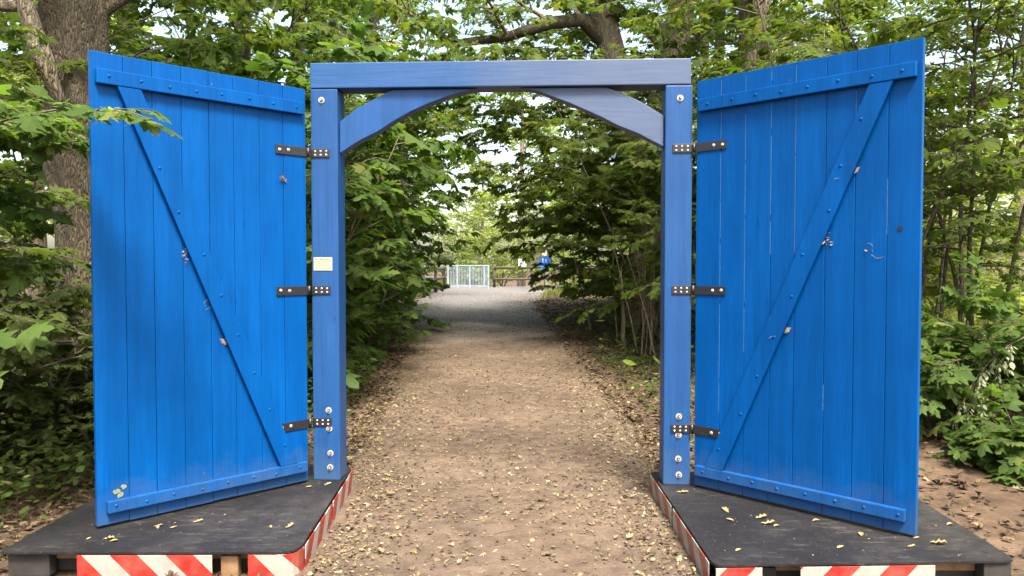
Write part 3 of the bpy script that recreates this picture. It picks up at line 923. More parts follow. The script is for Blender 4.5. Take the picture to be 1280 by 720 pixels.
# ------------------------------------------------------------------ leaves lying on the decks
def deck_leaf(x, y, size, rz, label, shape=OVAL, z=DECK):
    V, F = shape
    g = np.random.default_rng(int(abs(x * 1000) + abs(y * 777)))
    v = V.copy() * size; v[:, 2] *= -1.0
    v[:, 2] += size * (g.uniform(.3, 1.1) * np.abs(v[:, 1] / size) ** 1.2 + g.uniform(-.1, .5) * (v[:, 0] / size - .4) ** 2)
    v[:, 2] -= v[:, 2].min() - .0008
    c, s = math.cos(rz), math.sin(rz)
    v = np.stack([v[:, 0] * c - v[:, 1] * s, v[:, 0] * s + v[:, 1] * c, v[:, 2]], -1)
    k = NP(); k.add(v, F, 3, 0, False)
    o = k.build('fallen_leaf', [M['dead_leaf']])
    o.location = (x, y, z)
    tag(o, label, 'leaf', 'fallen leaves on the black platforms')
LEAVES = [
    (-1.985, 4.165, .060, .4, 'curled yellow fallen leaf just in front of the left door, leftmost of its trio', LOBED),
    (-1.945, 4.13, .045, 2., 'pale round fallen leaf in front of the left door, nearest the viewer of its trio', OVAL),
    (-1.885, 4.14, .055, .1, 'flat straw coloured fallen leaf in front of the left door, right of its trio', OVAL),
    (-1.80, 4.235, .075, .5, 'upturned pale fallen leaf lying alone before the middle of the left door', LOBED),
    (-2.16, 3.965, .075, .2, 'largest yellow fallen leaf near the left corner of the left deck', LOBED),
    (-2.105, 3.93, .055, .3, 'white fallen leaf touching the largest yellow one on the left deck', OVAL),
    (-2.245, 3.965, .04, 1.2, 'tiny pale fallen leaf at the left corner of the left deck', OVAL),
    (-1.245, 4.135, .075, 1., 'yellow fallen leaf near the rounded corner of the left deck', LOBED),
    (-1.325, 4.14, .04, 2., 'small greyish fallen leaf beside the yellow one at the rounded corner', OVAL),
    (-1.345, 4.90, .06, .1, 'tan fallen leaf at the foot of the left post on the door side', OVAL),
    (-1.235, 4.955, .075, .8, 'yellow fallen leaf right in front of the left post foot', LOBED),
    (1.265, 4.40, .10, 1.7, 'upright yellow fallen leaf on the right deck, farthest back of the cluster', LOBED),
    (1.39, 4.30, .095, .2, 'greenish fallen leaf in the middle of the right deck cluster', LOBED),
    (1.255, 4.255, .06, 2.6, 'small brown fallen leaf left of the right deck cluster', OVAL),
    (1.39, 4.21, .10, -.2, 'tan fallen leaf at the front of the right deck cluster', LOBED),
    (1.45, 4.17, .05, .3, 'small pale fallen leaf at the right end of the right deck cluster', OVAL),
    (1.70, 4.26, .06, .1, 'flat straw fallen leaf close under the right door', OVAL),
    (1.865, 4.01, .07, 1.3, 'folded pale fallen leaf in the middle front of the right deck', OVAL),
    (1.66, 3.84, .06, .4, 'pale fallen leaf near the front edge of the right deck', OVAL),
    (2.03, 3.865, .055, 0., 'yellow fallen leaf just right of the right door end', LOBED),
    (2.175, 3.92, .105, -.5, 'long curled grey fallen leaf on the right end of the right deck', LOBED),
    (2.125, 3.985, .05, .2, 'small cream fallen leaf just behind the long grey one on the right deck', OVAL),
    (2.42, 4.19, .055, .1, 'white fallen leaf at the outer edge of the right deck', OVAL),
    (1.045, 4.80, .10, -.3, 'yellow fallen leaf below the foot of the right post', LOBED),
    (1.13, 3.80, .05, .5, 'small tan fallen leaf near the left front corner of the right deck', OVAL)]
for a in LEAVES: deck_leaf(a[0], a[1], a[2] * .78, a[3], a[4], a[5])

# ------------------------------------------------------------------ dry scraps caught on the doors
bpy.context.view_layer.update()
def scrap(dobj, fs, s, z, kind, label, seed, off=.004):
    """small dry tangle fixed in door coordinates"""
    g = np.random.default_rng(seed)
    k = NP()
    def th(n, L, r=.0012):
        for _ in range(n):
            p = g.normal(0, .012, 3) * [1, .2, 1]
            d = g.normal(0, 1, 3) * [1, .12, 1]; d /= np.linalg.norm(d)
            pts = [p]
            for i in range(4):
                pts.append(pts[-1] + d * L / 4); d = d + g.normal(0, .45, 3) * [1, .15, 1]; d /= np.linalg.norm(d)
            k.tube(np.array(pts), np.full(5, r), 4, 0)
    if kind == 'tangle':
        th(5, .035, .0009)
        m = 9; pos = g.normal(0, .016, (m, 3)) * [.8, .2, 1.6]
        put_leaves(k, OVAL, pos, g.normal(0, 1, (m, 3)), g.normal(0, .3, (m, 3)) + [0, fs, 0], g.uniform(.015, .03, m), 0)
    elif kind == 'leaf':
        put_leaves(k, OVAL, np.zeros((1, 3)), np.array([[.7, 0, .5]]), np.array([[.1, fs, .2]]), np.array([.06]), 0)
        th(2, .07, .001)
    else:
        th(2, .07, .0009)
        put_leaves(k, OVAL, np.array([[-.03, 0, 0]]), np.array([[-.8, 0, .3]]), np.array([[0, fs, .2]]), np.array([.022]), 0)
    o = k.build('dry_scrap', [M['straw']])
    o.matrix_world = dobj.matrix_world @ Matrix.Translation((s, fs * (off + .006), z))
    tag(o, label, 'plant debris', 'dry scraps caught on the doors')
def su(dobj, h, f, u):      # distance along door for an image column
    h, f = Vector(h), Vector(f); d = (f - h).normalized(); k = (u - 640) / 950
    return (h.x - k * h.y) / (k * d.y - d.x)
def zz(h, f, s, v):
    h, f = Vector(h), Vector(f); p = h + (f - h).normalized() * s
    return 1.6 - (v - 331) / 950 * p.y - .163
for (u, v, kd, lb, sd) in [
    (232, 315, 'tangle', 'dry grassy tangle caught beside the diagonal of the left door', 1),
    (256, 386, 'thread', 'thin pale thread with a seed on the left door, above the leaf scrap', 2),
    (284, 430, 'leaf', 'small pale withered leaf hooked on the lower diagonal of the left door', 3),
    (354, 224, 'tangle', 'grey dry scrap under the top hinge of the left door', 4)]:
    s = su(dl, (-1.358, 5.028), (-2.268, 4.115), u)
    scrap(dl, 1, s, zz((-1.358, 5.028), (-2.268, 4.115), s, v), kd, lb, sd)
for (u, v, kd, lb, sd) in [
    (1032, 298, 'tangle', 'brown dry leaf tangle halfway up the diagonal of the right door', 5),
    (1012, 318, 'thread', 'thin pale thread hanging below the brown tangle on the right door', 6),
    (980, 416, 'leaf', 'pale dry flake low on the diagonal of the right door', 7),
    (1062, 218, 'leaf', 'small dry flake high on the diagonal of the right door', 8),
    (1092, 314, 'thread', 'fine pale cobweb thread right of the diagonal on the right door', 9)]:
    s = su(dr, (1.192, 4.935), (2.135, 3.978), u)
    scrap(dr, -1, s, zz((1.192, 4.935), (2.135, 3.978), s, v), kd, lb, sd, .004)
# peeling pale patch on the lower corner of the left door (a mark on the door, so a part of it)
s = su(dl, (-1.358, 5.028), (-2.268, 4.115), 146); z = zz((-1.358, 5.028), (-2.268, 4.115), s, 616)
bm = bmesh.new(); g = random.Random(8)
for i in range(9):
    x, zc = s + g.uniform(-.028, .028), z + g.uniform(-.026, .026)
    ra = g.uniform(.010, .02)
    pts = [(x + ra * g.uniform(.5, 1.2) * math.cos(a), zc + ra * g.uniform(.5, 1.2) * math.sin(a)) for a in [j * PI / 4 for j in range(8)]]
    vs = [bm.verts.new((p[0], .0022 + i * .0002, p[1])) for p in pts]; bm.faces.new(vs)
finish('peeling_patch', bm, M['lichen'], dl)

# ======================================================================== VEGETATION
exec_plants = True
# --- the thick trunk behind the left door
def dead_limb(root, pts, P):
    k = NP()
    p = np.array([(.0, -.24, 3.05), (-.12, -.34, 3.42), (-.22, -.36, 3.8), (-.36, -.30, 4.2), (-.62, -.25, 4.8), (-1.0, -.2, 5.6)])
    p[:, 0] -= .01
    k.tube(p, [.05, .085, .075, .065, .055, .03], 10, 0, lambda u, th: 1 + .12 * np.sin(3 * th + 9 * u) + .08 * np.sin(14 * u))
    k.tube(np.array([(-.25, -.34, 3.86), (-.5, -.42, 3.84), (-.85, -.5, 3.86)]), [.05, .048, .040], 9, 0, lambda u, th: 1 + .1 * np.sin(4 * th + 7 * u))
    o = k.build('dead_limb', [M['bark_pale']], root)
    o['label'] = 'pale bare dead limb forking off the trunk'
tree('beech_tree', 'thick rough-barked tree standing behind the free end of the left door', 'tree', 'tall trees of the wood', -4.02, 7.1, 41,
     [(0.10, 0, 0), (.08, 0, 1.0), (.03, 0, 2.0), (-.02, 0, 2.7), (.0, 0, 3.3), (-.04, 0, 3.9), (-.1, .1, 6), (-.2, .3, 9), (-.1, .3, 12)],
     [.36, .23, .235, .29, .255, .27, .24, .17, .05], limb_set(5, 14, .58, .97, 3.2, 1.6, .06), leaf=.11, sp=.1, shape=LOBED, lm='oak', wm='bark', k=120, extra=dead_limb, kids=(8, 6))

# --- near maple sapling at the left edge: hand-led branches
def near_sapling():
    x, y = -3.22, 4.15
    root = empty('maple_sapling', (x, y, g_h(x, y)), 0, 'near maple sapling at the far left reaching a leafy twig over the left door', 'sapling')
    P = Plant(7, .078, .036, MAPLE, .35)
    pts = P.curve((0, 0, -.05), (.02, 0, 1), 3.3, 9, -.1, .03)
    S = NP(); S.tube(pts, np.linspace(.022, .006, 10), 8, 0); S.build('trunk', [M['bark_twig']], root)
    def at(z): return np.array([np.interp(z, pts[:, 2], pts[:, i]) for i in range(3)])
    P.branch(at(2.27), (1.0, -.33, .16), 1.45, .010, 1, (13, 13), (.4, .2), .10)
    for (z, d, L) in [(2.5, (.5, .3, .05), .6), (2.4, (.5, -.5, .1), .7), (2.3, (.75, .25, .0), .75), (2.0, (.7, .35, .05), .45), (1.85, (.5, -.2, .0), .45),
                      (2.9, (.2, -.6, .3), .7), (2.65, (-.4, .4, .2), .8), (2.2, (-.5, -.4, .2), .8), (1.6, (.65, .3, -.05), .45), (1.75, (.3, -.6, .1), .45), (2.05, (.4, .6, .1), .5), (2.42, (.75, .1, .02), .7), (2.35, (.6, -.3, .05), .6)]:
        P.branch(at(z), d, L, .008, 1, (8, 8), (.45, .42), .25)
    P.leaves()
    n0 = P.count
    # the few large pale leaves low on the stem
    q = np.array([(.70, -.50, 1.27), (.78, -.42, 1.25), (.60, -.55, 1.17), (.86, -.46, 1.30), (.66, -.5, 1.10)])
    P.c.tube(np.array([at(1.05), (.35, -.3, 1.22), (.72, -.48, 1.25)]), [.006, .005, .003], 5, 1)
    put_leaves(P.c, MAPLE, q, np.array([(.8, -.3, -.15), (.9, .2, -.1), (.5, -.6, -.25), (1, 0, .1), (.8, -.4, -.4)]), np.array([(-.1, -.75, .7), (.1, -.8, .6), (0, -.7, .7), (0, -.6, .8), (.1, -.8, .6)]), np.array([.17, .15, .18, .13, .16]), 0)
    P.c.build('crown', [M['maple'], M['bark_twig']], root)
def g_h(x, y): return float(H(x, y))
near_sapling()

G_UND = 'leafy undergrowth beside the path'
def left_plants():
    S = [  # x, y, seed, h, label, kw
        (-4.35, 5.4, 101, 2.3, 'dark leafy bush at the left edge in front of the thick trunk', dict(stems=5, blen=.95, nb=13, leaf=.088, sp=.05, lm='shade', spread=.22)),
        (-3.35, 6.3, 102, 1.7, 'low dark bush behind the outer half of the left door', dict(stems=5, blen=.85, nb=9, leaf=.085, sp=.055, lm='shade', spread=.5)),
        (-6.1, 8.8, 103, 4.6, 'tall dark maple thicket at the left edge behind the trunk', dict(stems=4, blen=1.5, nb=13, leaf=.105, sp=.065, lm='maple')),
        (-2.95, 8.9, 104, 4.4, 'broad maple bush seen through the gate just right of the left post', dict(stems=4, blen=1.05, nb=15, leaf=.165, sp=.07, lm='maple', t0=.04, bias=(.06, -.1))),
        (-4.3, 9.6, 105, 7.6, 'maple rising behind the upper part of the left door', dict(stems=4, blen=1.9, nb=17, leaf=.11, sp=.062, lm='olive', t0=.2)),
        (-3.3, 11.8, 106, 6.2, 'second maple bush along the left side of the path', dict(stems=4, blen=1.4, nb=17, leaf=.16, sp=.075, lm='maple', t0=.05, bias=(.12, -.05))),
        (-3.8, 15.2, 107, 7.4, 'third maple on the left of the path, leaning over it', dict(stems=4, blen=1.9, nb=17, leaf=.16, sp=.09, lm='maple', t0=.06, bias=(.16, 0))),
        (-4.6, 19.2, 108, 8.0, 'fourth maple on the left where the path bends', dict(stems=4, blen=2.4, nb=16, leaf=.16, sp=.11, lm='maple', t0=.06, bias=(.14, 0))),
        (-2.75, 13.6, 110, 3.3, 'shoulder-high maple bush at the left path edge behind the nearest one', dict(stems=4, blen=1.0, nb=12, leaf=.125, sp=.075, lm='maple', t0=.04)),
        (-3.05, 17.4, 111, 3.8, 'maple bush at the left path edge before the bend', dict(stems=4, blen=1.15, nb=13, leaf=.15, sp=.095, lm='maple', t0=.04)),
        (-4.2, 21.6, 112, 3.2, 'low bush at the left path edge beside the far bend', dict(stems=4, blen=1.1, nb=12, leaf=.16, sp=.11, lm='maple', t0=.04)),
        (-6.4, 24.5, 109, 7.0, 'bush left of the path just before the dark wooden fence', dict(stems=4, blen=2.2, nb=13, leaf=.17, sp=.14, lm='oak', t0=.05, bias=(.1, 0))),
    ]
    for x, y, sd, h, lb, kw in S:
        bush('maple_bush', lb, 'bush', G_UND, x, y, sd, h, **kw)
left_plants()
def right_plants():
    S = [
        (3.15, 11.6, 201, 4.6, 'dark bush with bare lower stems just inside the right post', dict(stems=5, blen=1.1, nb=10, leaf=.14, sp=.11, lm='olive', t0=.3, spread=.25)),
        (2.95, 14.6, 202, 6.8, 'broad maple over the right side of the path, nearest the gate', dict(stems=4, blen=2.3, nb=18, leaf=.13, sp=.075, lm='olive', t0=.10, bias=(-.16, 0))),
        (2.75, 18.2, 203, 7.8, 'second maple over the right side of the path, reaching across it', dict(stems=4, blen=2.5, nb=22, leaf=.155, sp=.075, lm='olive', t0=.07, bias=(-.38, 0))),
        (3.1, 22.5, 204, 6.6, 'third maple on the right of the path in front of the round signs', dict(stems=4, blen=2.0, nb=13, leaf=.16, sp=.13, lm='olive', t0=.04, bias=(-.12, 0))),
        (4.4, 9.4, 205, 7.4, 'maple rising behind the upper part of the right door', dict(stems=4, blen=1.8, nb=16, leaf=.11, sp=.062, lm='olive', t0=.25)),
        (4.9, 13.4, 206, 7.0, 'tall maple farther back behind the right door', dict(stems=3, blen=2.1, nb=14, leaf=.15, sp=.12, lm='oak', t0=.2)),
        (3.9, 31.5, 207, 6.2, 'maple leaning over the path end from the right, beyond the round signs', dict(stems=3, blen=2.0, nb=13, leaf=.18, sp=.13, lm='oak', t0=.35, bias=(-.1, 0))),
    ]
    for x, y, sd, h, lb, kw in S:
        bush('maple_bush', lb, 'bush', G_UND, x, y, sd, h, **kw)
right_plants()
# right edge: thin saplings with small leaves
for (x, y, sd, h, lb, kw) in [
    (4.55, 7.9, 301, 5.4, 'thin upright sapling just right of the free end of the right door', dict(stems=1, nb=20, blen=.95, t0=.32)),
    (5.35, 8.6, 302, 5.6, 'forked sapling with slanting stems at the right edge of the picture', dict(stems=3, nb=13, blen=1.05, t0=.34, spread=.22)),
    (4.75, 9.3, 304, 5.0, 'slim bare-stemmed sapling behind the one at the right door', dict(stems=2, nb=10, blen=.8, t0=.5, spread=.12)),
    (6.2, 11.4, 305, 5.6, 'slim sapling at the right edge with the clearing behind it', dict(stems=2, nb=11, blen=.9, t0=.45, spread=.16)),
    (5.9, 10.2, 303, 6.2, 'leafy sapling behind the forked one at the right edge', dict(stems=2, nb=16, blen=1.3, t0=.3, spread=.2))]:
    bush('sapling', lb, 'sapling', 'thin saplings at the right edge', x, y, sd, h, leaf=.075, sp=.048, shape=OVAL, lm='olive', wm='bark_dark', kids=(8, 7), srad=.03, tilt=.5, **kw)
for (x, y, sd, h, lb) in [
    (3.98, 6.95, 311, 1.15, 'low maple shrub on the bare soil just right of the right door'),
    (4.72, 6.9, 312, 1.6, 'low maple shrub at the right edge beneath the forked sapling'),
    (3.92, 5.72, 313, .34, 'small maple seedling at the right edge beside the deck')]:
    bush('maple_shrub', lb, 'shrub', 'low maple shrubs right of the gate', x, y, sd, h, stems=5, spread=.7, blen=.6 if sd != 313 else .22, nb=8, leaf=.10, sp=.06, lm='maple', t0=.2, srad=.012)

# pale withered spray
def withered():
    x, y = 3.88, 6.15
    root = empty('withered_spray', (x, y, float(H(x, y))), 0, 'pale withered fern-like spray hanging over the soil at the right edge', 'plant')
    P = Plant(77, .05, .03, OVAL, .3)
    p = P.curve((-.15, .25, .15), (.25, -.12, .95), 1.15, 8, 1.9, .03)
    s = NP(); s.tube(p, np.linspace(.007, .003, 9), 5, 0); s.build('stem', [M['bark_pale']], root)
    for k in range(14):
        t = .35 + .65 * k / 13; i = min(int(t * 8), 7)
        P.twig(p[i], (P.r.uniform(-.6, .4), P.r.uniform(-.6, .2), -.9), P.r.uniform(.2, .42))
    P.leaves(); P.c.build('crown', [M['fern'], M['bark_pale']], root)
withered()

# cut stakes and dead stems at the right path edge
for i, (x, y, h, lean, r, lb) in enumerate([
    (2.12, 14.3, 1.45, (-.05, 0), .045, 'pale snapped stake standing at the right edge of the path'),
    (2.62, 14.0, 1.9, (-.20, .05), .020, 'thin leaning bare stem right of the pale stake'),
    (2.78, 13.6, 1.7, (-.05, .1), .022, 'upright bare stem farther right of the pale stake'),
    (2.92, 12.9, 2.6, (.02, 0), .035, 'tall brown bare stem close beside the right post'),
    (1.75, 16.6, 2.0, (-.22, .1), .022, 'slanting bare stem left of the pale stake'),
    (2.45, 15.2, .9, (.25, 0), .018, 'short broken stub behind the pale stake')]):
    k = NP(); g = np.random.default_rng(900 + i)
    n = 7; t = np.linspace(0, 1, n)
    pts = np.stack([lean[0] * h * t + g.normal(0, .012, n), lean[1] * h * t + g.normal(0, .012, n), h * t], -1)
    k.tube(pts, np.linspace(r, r * .6, n), 8, 0, lambda u, th: 1 + .1 * np.sin(3 * th + 8 * u))
    o = k.build('bare_stem', [M['bark_pale']], None, (x, y, float(H(x, y)) - .03))
    tag(o, lb, 'dead stem', 'bare stems at the right path edge')

for i in range(14):
    g = np.random.default_rng(950 + i)
    x, y, h = g.uniform(1.95, 3.3), g.uniform(12.2, 14.6), g.uniform(1.2, 2.6)
    k = NP(); n = 8; t = np.linspace(0, 1, n); lx_, ly_ = g.normal(0, .14), g.normal(0, .1)
    pts = np.stack([lx_ * h * t + np.cumsum(g.normal(0, .012, n)), ly_ * h * t + g.normal(0, .008, n), h * t], -1)
    r0 = g.uniform(.008, .016); k.tube(pts, np.linspace(r0, r0 * .45, n), 6, 0)
    for j in range(3):
        q = pts[g.integers(3, n - 1)]; d = np.array([g.normal(0, .3), g.normal(0, .2), g.uniform(.1, .35)])
        k.tube(np.array([q, q + d * .5, q + d + [0, 0, .05]]), [.005, .004, .002], 4, 0)
    o = k.build('bare_stem', [M['bark_pale']], None, (x, y, g_h(x, y) - .02))
    tag(o, 'thin pale bare stem among others in the thicket left of the right post', 'dead stem', 'thin stems of the thicket left of the right post')

# --- tall trees
GT = 'tall trees of the wood'
def oak_extra(root, pts, P):
    k = NP()
    k.tube(np.array([(-.05, 0, 3.2), (-.5, -.1, 4.6), (-.95, -.2, 6.2), (-1.5, -.3, 8.4), (-1.6, -.2, 11)]), [.36, .33, .29, .22, .1], 18, 0, lambda u, th: 1 + .06 * np.sin(3 * th + 7 * u))
    k.build('limb', [M['bark_pale']], root)
    k = NP()
    k.tube(np.array([(-.95, -.2, 6.2), (-1.6, -.5, 6.7), (-2.3, -.8, 6.55), (-3.2, -1.0, 6.2), (-4.3, -1.2, 6.0), (-5.3, -1.3, 6.6)]), [.18, .15, .13, .10, .08, .03], 12, 0, lambda u, th: 1 + .08 * np.sin(3 * th + 7 * u))
    k.build('limb', [M['bark']], root)
    for (p, az, el, L) in [((-1.6, -.5, 6.7), 120, 50, 2.2), ((-2.3, -.8, 6.55), 200, 30, 2.0), ((-3.2, -1, 6.2), 100, 35, 2.0), ((-3.2, -1, 6.2), 250, 25, 1.8), ((-4.3, -1.2, 6.0), 160, 40, 2.2), ((-4.3, -1.2, 6), 230, 15, 1.8),
                           ((-5.2, -1.3, 6.6), 180, 30, 2.0), ((-1.5, -.3, 8.4), 150, 30, 2.6), ((-1.5, -.3, 8.4), 270, 20, 2.4), ((-1.6, -.2, 10), 60, 30, 2.4), ((-1.6, -.2, 11), 200, 50, 2.4), ((-1.2, -.2, 7.2), 300, 10, 1.8)]:
        a, e = R(az), R(el)
        P.branch(p, (math.cos(a) * math.cos(e), math.sin(a) * math.cos(e), math.sin(e)), L, .05, 2, (8, 6), (.42, .4), .35)
tree('oak_tree', 'big forked oak whose limb spreads left above the lintel', 'tree', GT, 3.1, 17.0, 51,
     [(0, 0, 0), (0, 0, 2.4), (.25, 0, 4.6), (.5, .1, 6.2), (.9, .2, 8.4), (1.2, .3, 12.5)], [.55, .46, .40, .34, .26, .06],
     limb_set(6, 15, .42, .97, 3.6, 2.0, .08), leaf=.11, sp=.08, kids=(9, 8), wm='bark_pale', extra=oak_extra, k=24)
tree('oak_tree', 'straight oak trunk above the hinge side of the right door', 'tree', GT, 4.75, 15.0, 52,
     [(0, 0, 0), (.02, 0, 3), (0, 0, 6), (-.1, 0, 9), (0, .1, 13)], [.42, .34, .31, .25, .06], limb_set(7, 16, .38, .97, 3.4, 1.8, .07), leaf=.115, sp=.085, kids=(9, 8), wm='bark_pale', k=24)
TALL = [
    (-6.6, 11.5, 61, 12, 'slender tree above the left edge, beyond the thick trunk'),
    (-8.6, 17.0, 62, 14, 'tall tree far behind the left door'),
    (-5.2, 18.5, 63, 13, 'tall tree behind the left post and lintel end'),
    (-6.8, 26.5, 64, 13, 'tall tree on the left beyond the bend of the path'),
    (7.8, 18.0, 65, 13, 'tall tree behind the free end of the right door'),
    (6.4, 25.5, 66, 14, 'tall tree far behind the right door'),
    (-11.5, 14.0, 67, 12, 'tall tree at the far left edge of the wood'),
    (-4.9, 13.8, 69, 10, 'spreading tree close behind the top of the left door'),
    (5.2, 19.5, 70, 10, 'spreading tree behind the hinge side of the right door'),
    (-5.4, 38.0, 71, 14, 'tall tree shading the metal railing from the left'),
    (-4.6, 25.0, 72, 14, 'slim tree whose crown closes over the path above the lintel'),
    (8.9, 11.6, 68, 10, 'leafy tree at the upper right edge of the picture')]
for (x, y, sd, h, lb) in TALL:
    near = sd == 68
    tree('woodland_tree', lb, 'tree', GT, x, y, sd, [(0, 0, 0), (.1, 0, h * .25), (0, .1, h * .5), (.1, 0, h * .75), (0, 0, h)], [.26, .2, .17, .11, .03],
         limb_set(sd, 16 if sd != 73 else 22, (.22 if not near else .45) if sd != 72 else .56, .97, 3.2 if sd < 72 else 5.2, 1.5 if sd < 72 else 3.2, .05), leaf=(.135 if not near else .09) if sd != 73 else .17, sp=.082 if not near else .07, kids=(9, 9), lm='oak' if not near else 'olive', wm='bark_dark', k=12, shape=LOBED if not near else OVAL)

# --- sunlit far bushes and trees
GF = 'sunlit bushes beyond the wood'
FAR = [(-7.5, 40, 4.5, 'sunlit bush behind the metal railing, left end'), (-3.6, 42.5, 5.2, 'pale sunlit bush right behind the metal railing'),
       (-.6, 44, 5.0, 'pale sunlit bush behind the white board and wooden rails'), (2.6, 42, 5.4, 'sunlit bush behind the round signs'),
       (6.0, 41, 6.5, 'sunlit bush right of the round signs'), (-11.5, 41, 7, 'far bush left of the metal railing'),
       (10.8, 19.5, 4.2, 'bright bush in the clearing right of the right door'), (13.4, 22.5, 5.4, 'bright bush in the clearing at the right edge'),
       (15.5, 30, 7.5, 'tall bright bush at the back of the right clearing'), (11.0, 29, 6.5, 'bright bush in the clearing farther back'),
       (7.4, 14.5, 2.2, 'low bright bush in the clearing near the saplings')]
for i, (x, y, h, lb) in enumerate(FAR):
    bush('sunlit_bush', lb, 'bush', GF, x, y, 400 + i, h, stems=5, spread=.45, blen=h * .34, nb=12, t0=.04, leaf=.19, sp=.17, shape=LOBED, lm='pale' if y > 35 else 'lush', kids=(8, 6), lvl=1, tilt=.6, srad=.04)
for i, (x, y, h, lb) in enumerate([(.6, 50, 13, 'far pale tree filling the gap over the path'), (-9, 58, 13, 'far pale tree left of the gap over the path'), (-2.6, 66, 10, 'farthest pale tree, left of the middle of the gap'),
                                   (5, 60, 15, 'far pale tree right of the gap over the path'), (18, 46, 15, 'far pale tree beyond the right clearing'),
                                   (-18, 34, 13, 'far tree beyond the left thicket'), (24, 36, 15, 'far tree at the right end of the clearing'),
                                   (-15, 24, 11, 'distant tree behind the left thicket')]):
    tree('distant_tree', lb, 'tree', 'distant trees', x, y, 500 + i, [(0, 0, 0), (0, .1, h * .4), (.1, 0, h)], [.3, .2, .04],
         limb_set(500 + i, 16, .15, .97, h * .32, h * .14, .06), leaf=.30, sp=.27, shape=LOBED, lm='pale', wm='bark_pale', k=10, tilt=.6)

# ------------------------------------------------------------------ stuff: litter, ground cover, grass
def litter(name, n, xf, y0, y1, mi, sizes, seed, power=1.6, lift=.0):
    g = np.random.default_rng(seed)
    y = y0 + (y1 - y0) * g.random(n) ** power
    x = xf(y, g)
    z = H(x, y) + .022 + lift + g.uniform(0, .012, n)
    a = g.uniform(0, 2 * PI, n)
    d = np.stack([np.cos(a), np.sin(a), g.normal(0, .18, n)], -1)
    nr = np.stack([g.normal(0, .35, n), g.normal(0, .35, n), np.ones(n)], -1)
    sz = g.uniform(*sizes, n) * np.exp(g.normal(0, .25, n))
    thin = ((x > 2.3) & (y < 8) & (g.random(n) < .72)) | ((y < 4.6) & (np.abs(x) < .6) & (g.random(n) < .45))
    inside = thin | ((x > -2.62) & (x < -1.07) & (y > 3.75) & (y < 5.42)) | ((x > .95) & (x < 2.56) & (y > 3.58) & (y < 5.32))
    k = ~inside
    c = NP()
    h = g.integers(0, 4, n)
    for q, (sh, cu, nar) in enumerate(((OVAL, -2.6, .8), (LOBED, 2.4, 1.2), (MAPLE, -2.2, .8), (MAPLE, 1.6, .9))):
        V, F = sh
        V = V.copy(); V[:, 2] *= cu; V[:, 1] *= nar
        sel = k & (h == q)
        put_leaves(c, (V, F), np.stack([x, y, z], -1)[sel], d[sel], nr[sel], sz[sel], 0)
    return tag(c.build(name, [mi]), kind='stuff')
litter('path_leaf_litter', 46000, lambda y, g: path_c(y) + path_w(y) * 1.1 * np.clip(np.where(g.random(len(y)) < .45, g.uniform(-1, 1, len(y)), np.sign(g.uniform(-1, 1, len(y))) * (1 - np.abs(g.normal(0, .28, len(y))))), -1.1, 1.1), 2.5, 30, M['litter'], (.012, .033), 5, 1.6)
litter('woodland_leaf_litter', 34000, lambda y, g: path_c(y) + np.sign(g.uniform(-1, 1, len(y))) * (path_w(y) * .92 + np.abs(g.normal(0, 2.2, len(y)))), 3.2, 26, M['litter_dark'], (.03, .075), 6, 1.5)

def cover(name, n, cx, cy, sx, sy, seed, m, sizes, hmax, shape=OVAL):
    g = np.random.default_rng(seed)
    x = g.normal(cx, sx, n); y = g.normal(cy, sy, n)
    ok = (np.abs(x - path_c(y)) > path_w(y) * 1.15) & ~((x > -2.75) & (x < -1) & (y < 5.6)) & ~((x > .9) & (x < 2.7) & (y < 5.5))
    x, y = x[ok], y[ok]; n = len(x)
    z = H(x, y) + hmax * g.random(n) ** .7 * (.55 + .45 * np.sin(x * 2.3 + 1) * np.sin(y * 1.9))
    a = g.uniform(0, 2 * PI, n)
    d = np.stack([np.cos(a), np.sin(a), g.normal(-.1, .3, n)], -1)
    nr = np.stack([g.normal(0, .45, n), g.normal(0, .45, n) - .2, np.ones(n)], -1)
    c = NP(); put_leaves(c, shape, np.stack([x, y, z], -1), d, nr, g.uniform(*sizes, n), 0)
    return tag(c.build(name, [m]), kind='stuff')
cover('left_undergrowth', 11000, -4.3, 6.7, 1.0, 1.3, 21, M['shade'], (.04, .085), .7)
cover('deck_side_undergrowth', 2600, -3.9, 5.6, .45, .8, 27, M['shade'], (.035, .075), .28)
cover('path_edge_undergrowth', 5000, -3.3, 11.5, .8, 3.2, 22, M['maple'], (.07, .13), .5)
cover('right_undergrowth', 5000, 3.6, 16.0, .8, 3.6, 23, M['shade'], (.06, .12), .5)
cover('left_verge_growth', 3000, -2.2, 10.5, .35, 3.0, 28, M['maple'], (.035, .075), .12)
cover('right_edge_ivy', 4200, 1.95, 11.5, .5, 2.9, 26, M['maple'], (.04, .08), .07)
cover('clearing_undergrowth', 5000, 6.3, 9.6, 1.2, 1.4, 24, M['olive'], (.06, .12), .7)
cover('clearing_growth', 14000, 12, 22, 4, 6, 25, M['lush'], (.12, .25), .9)

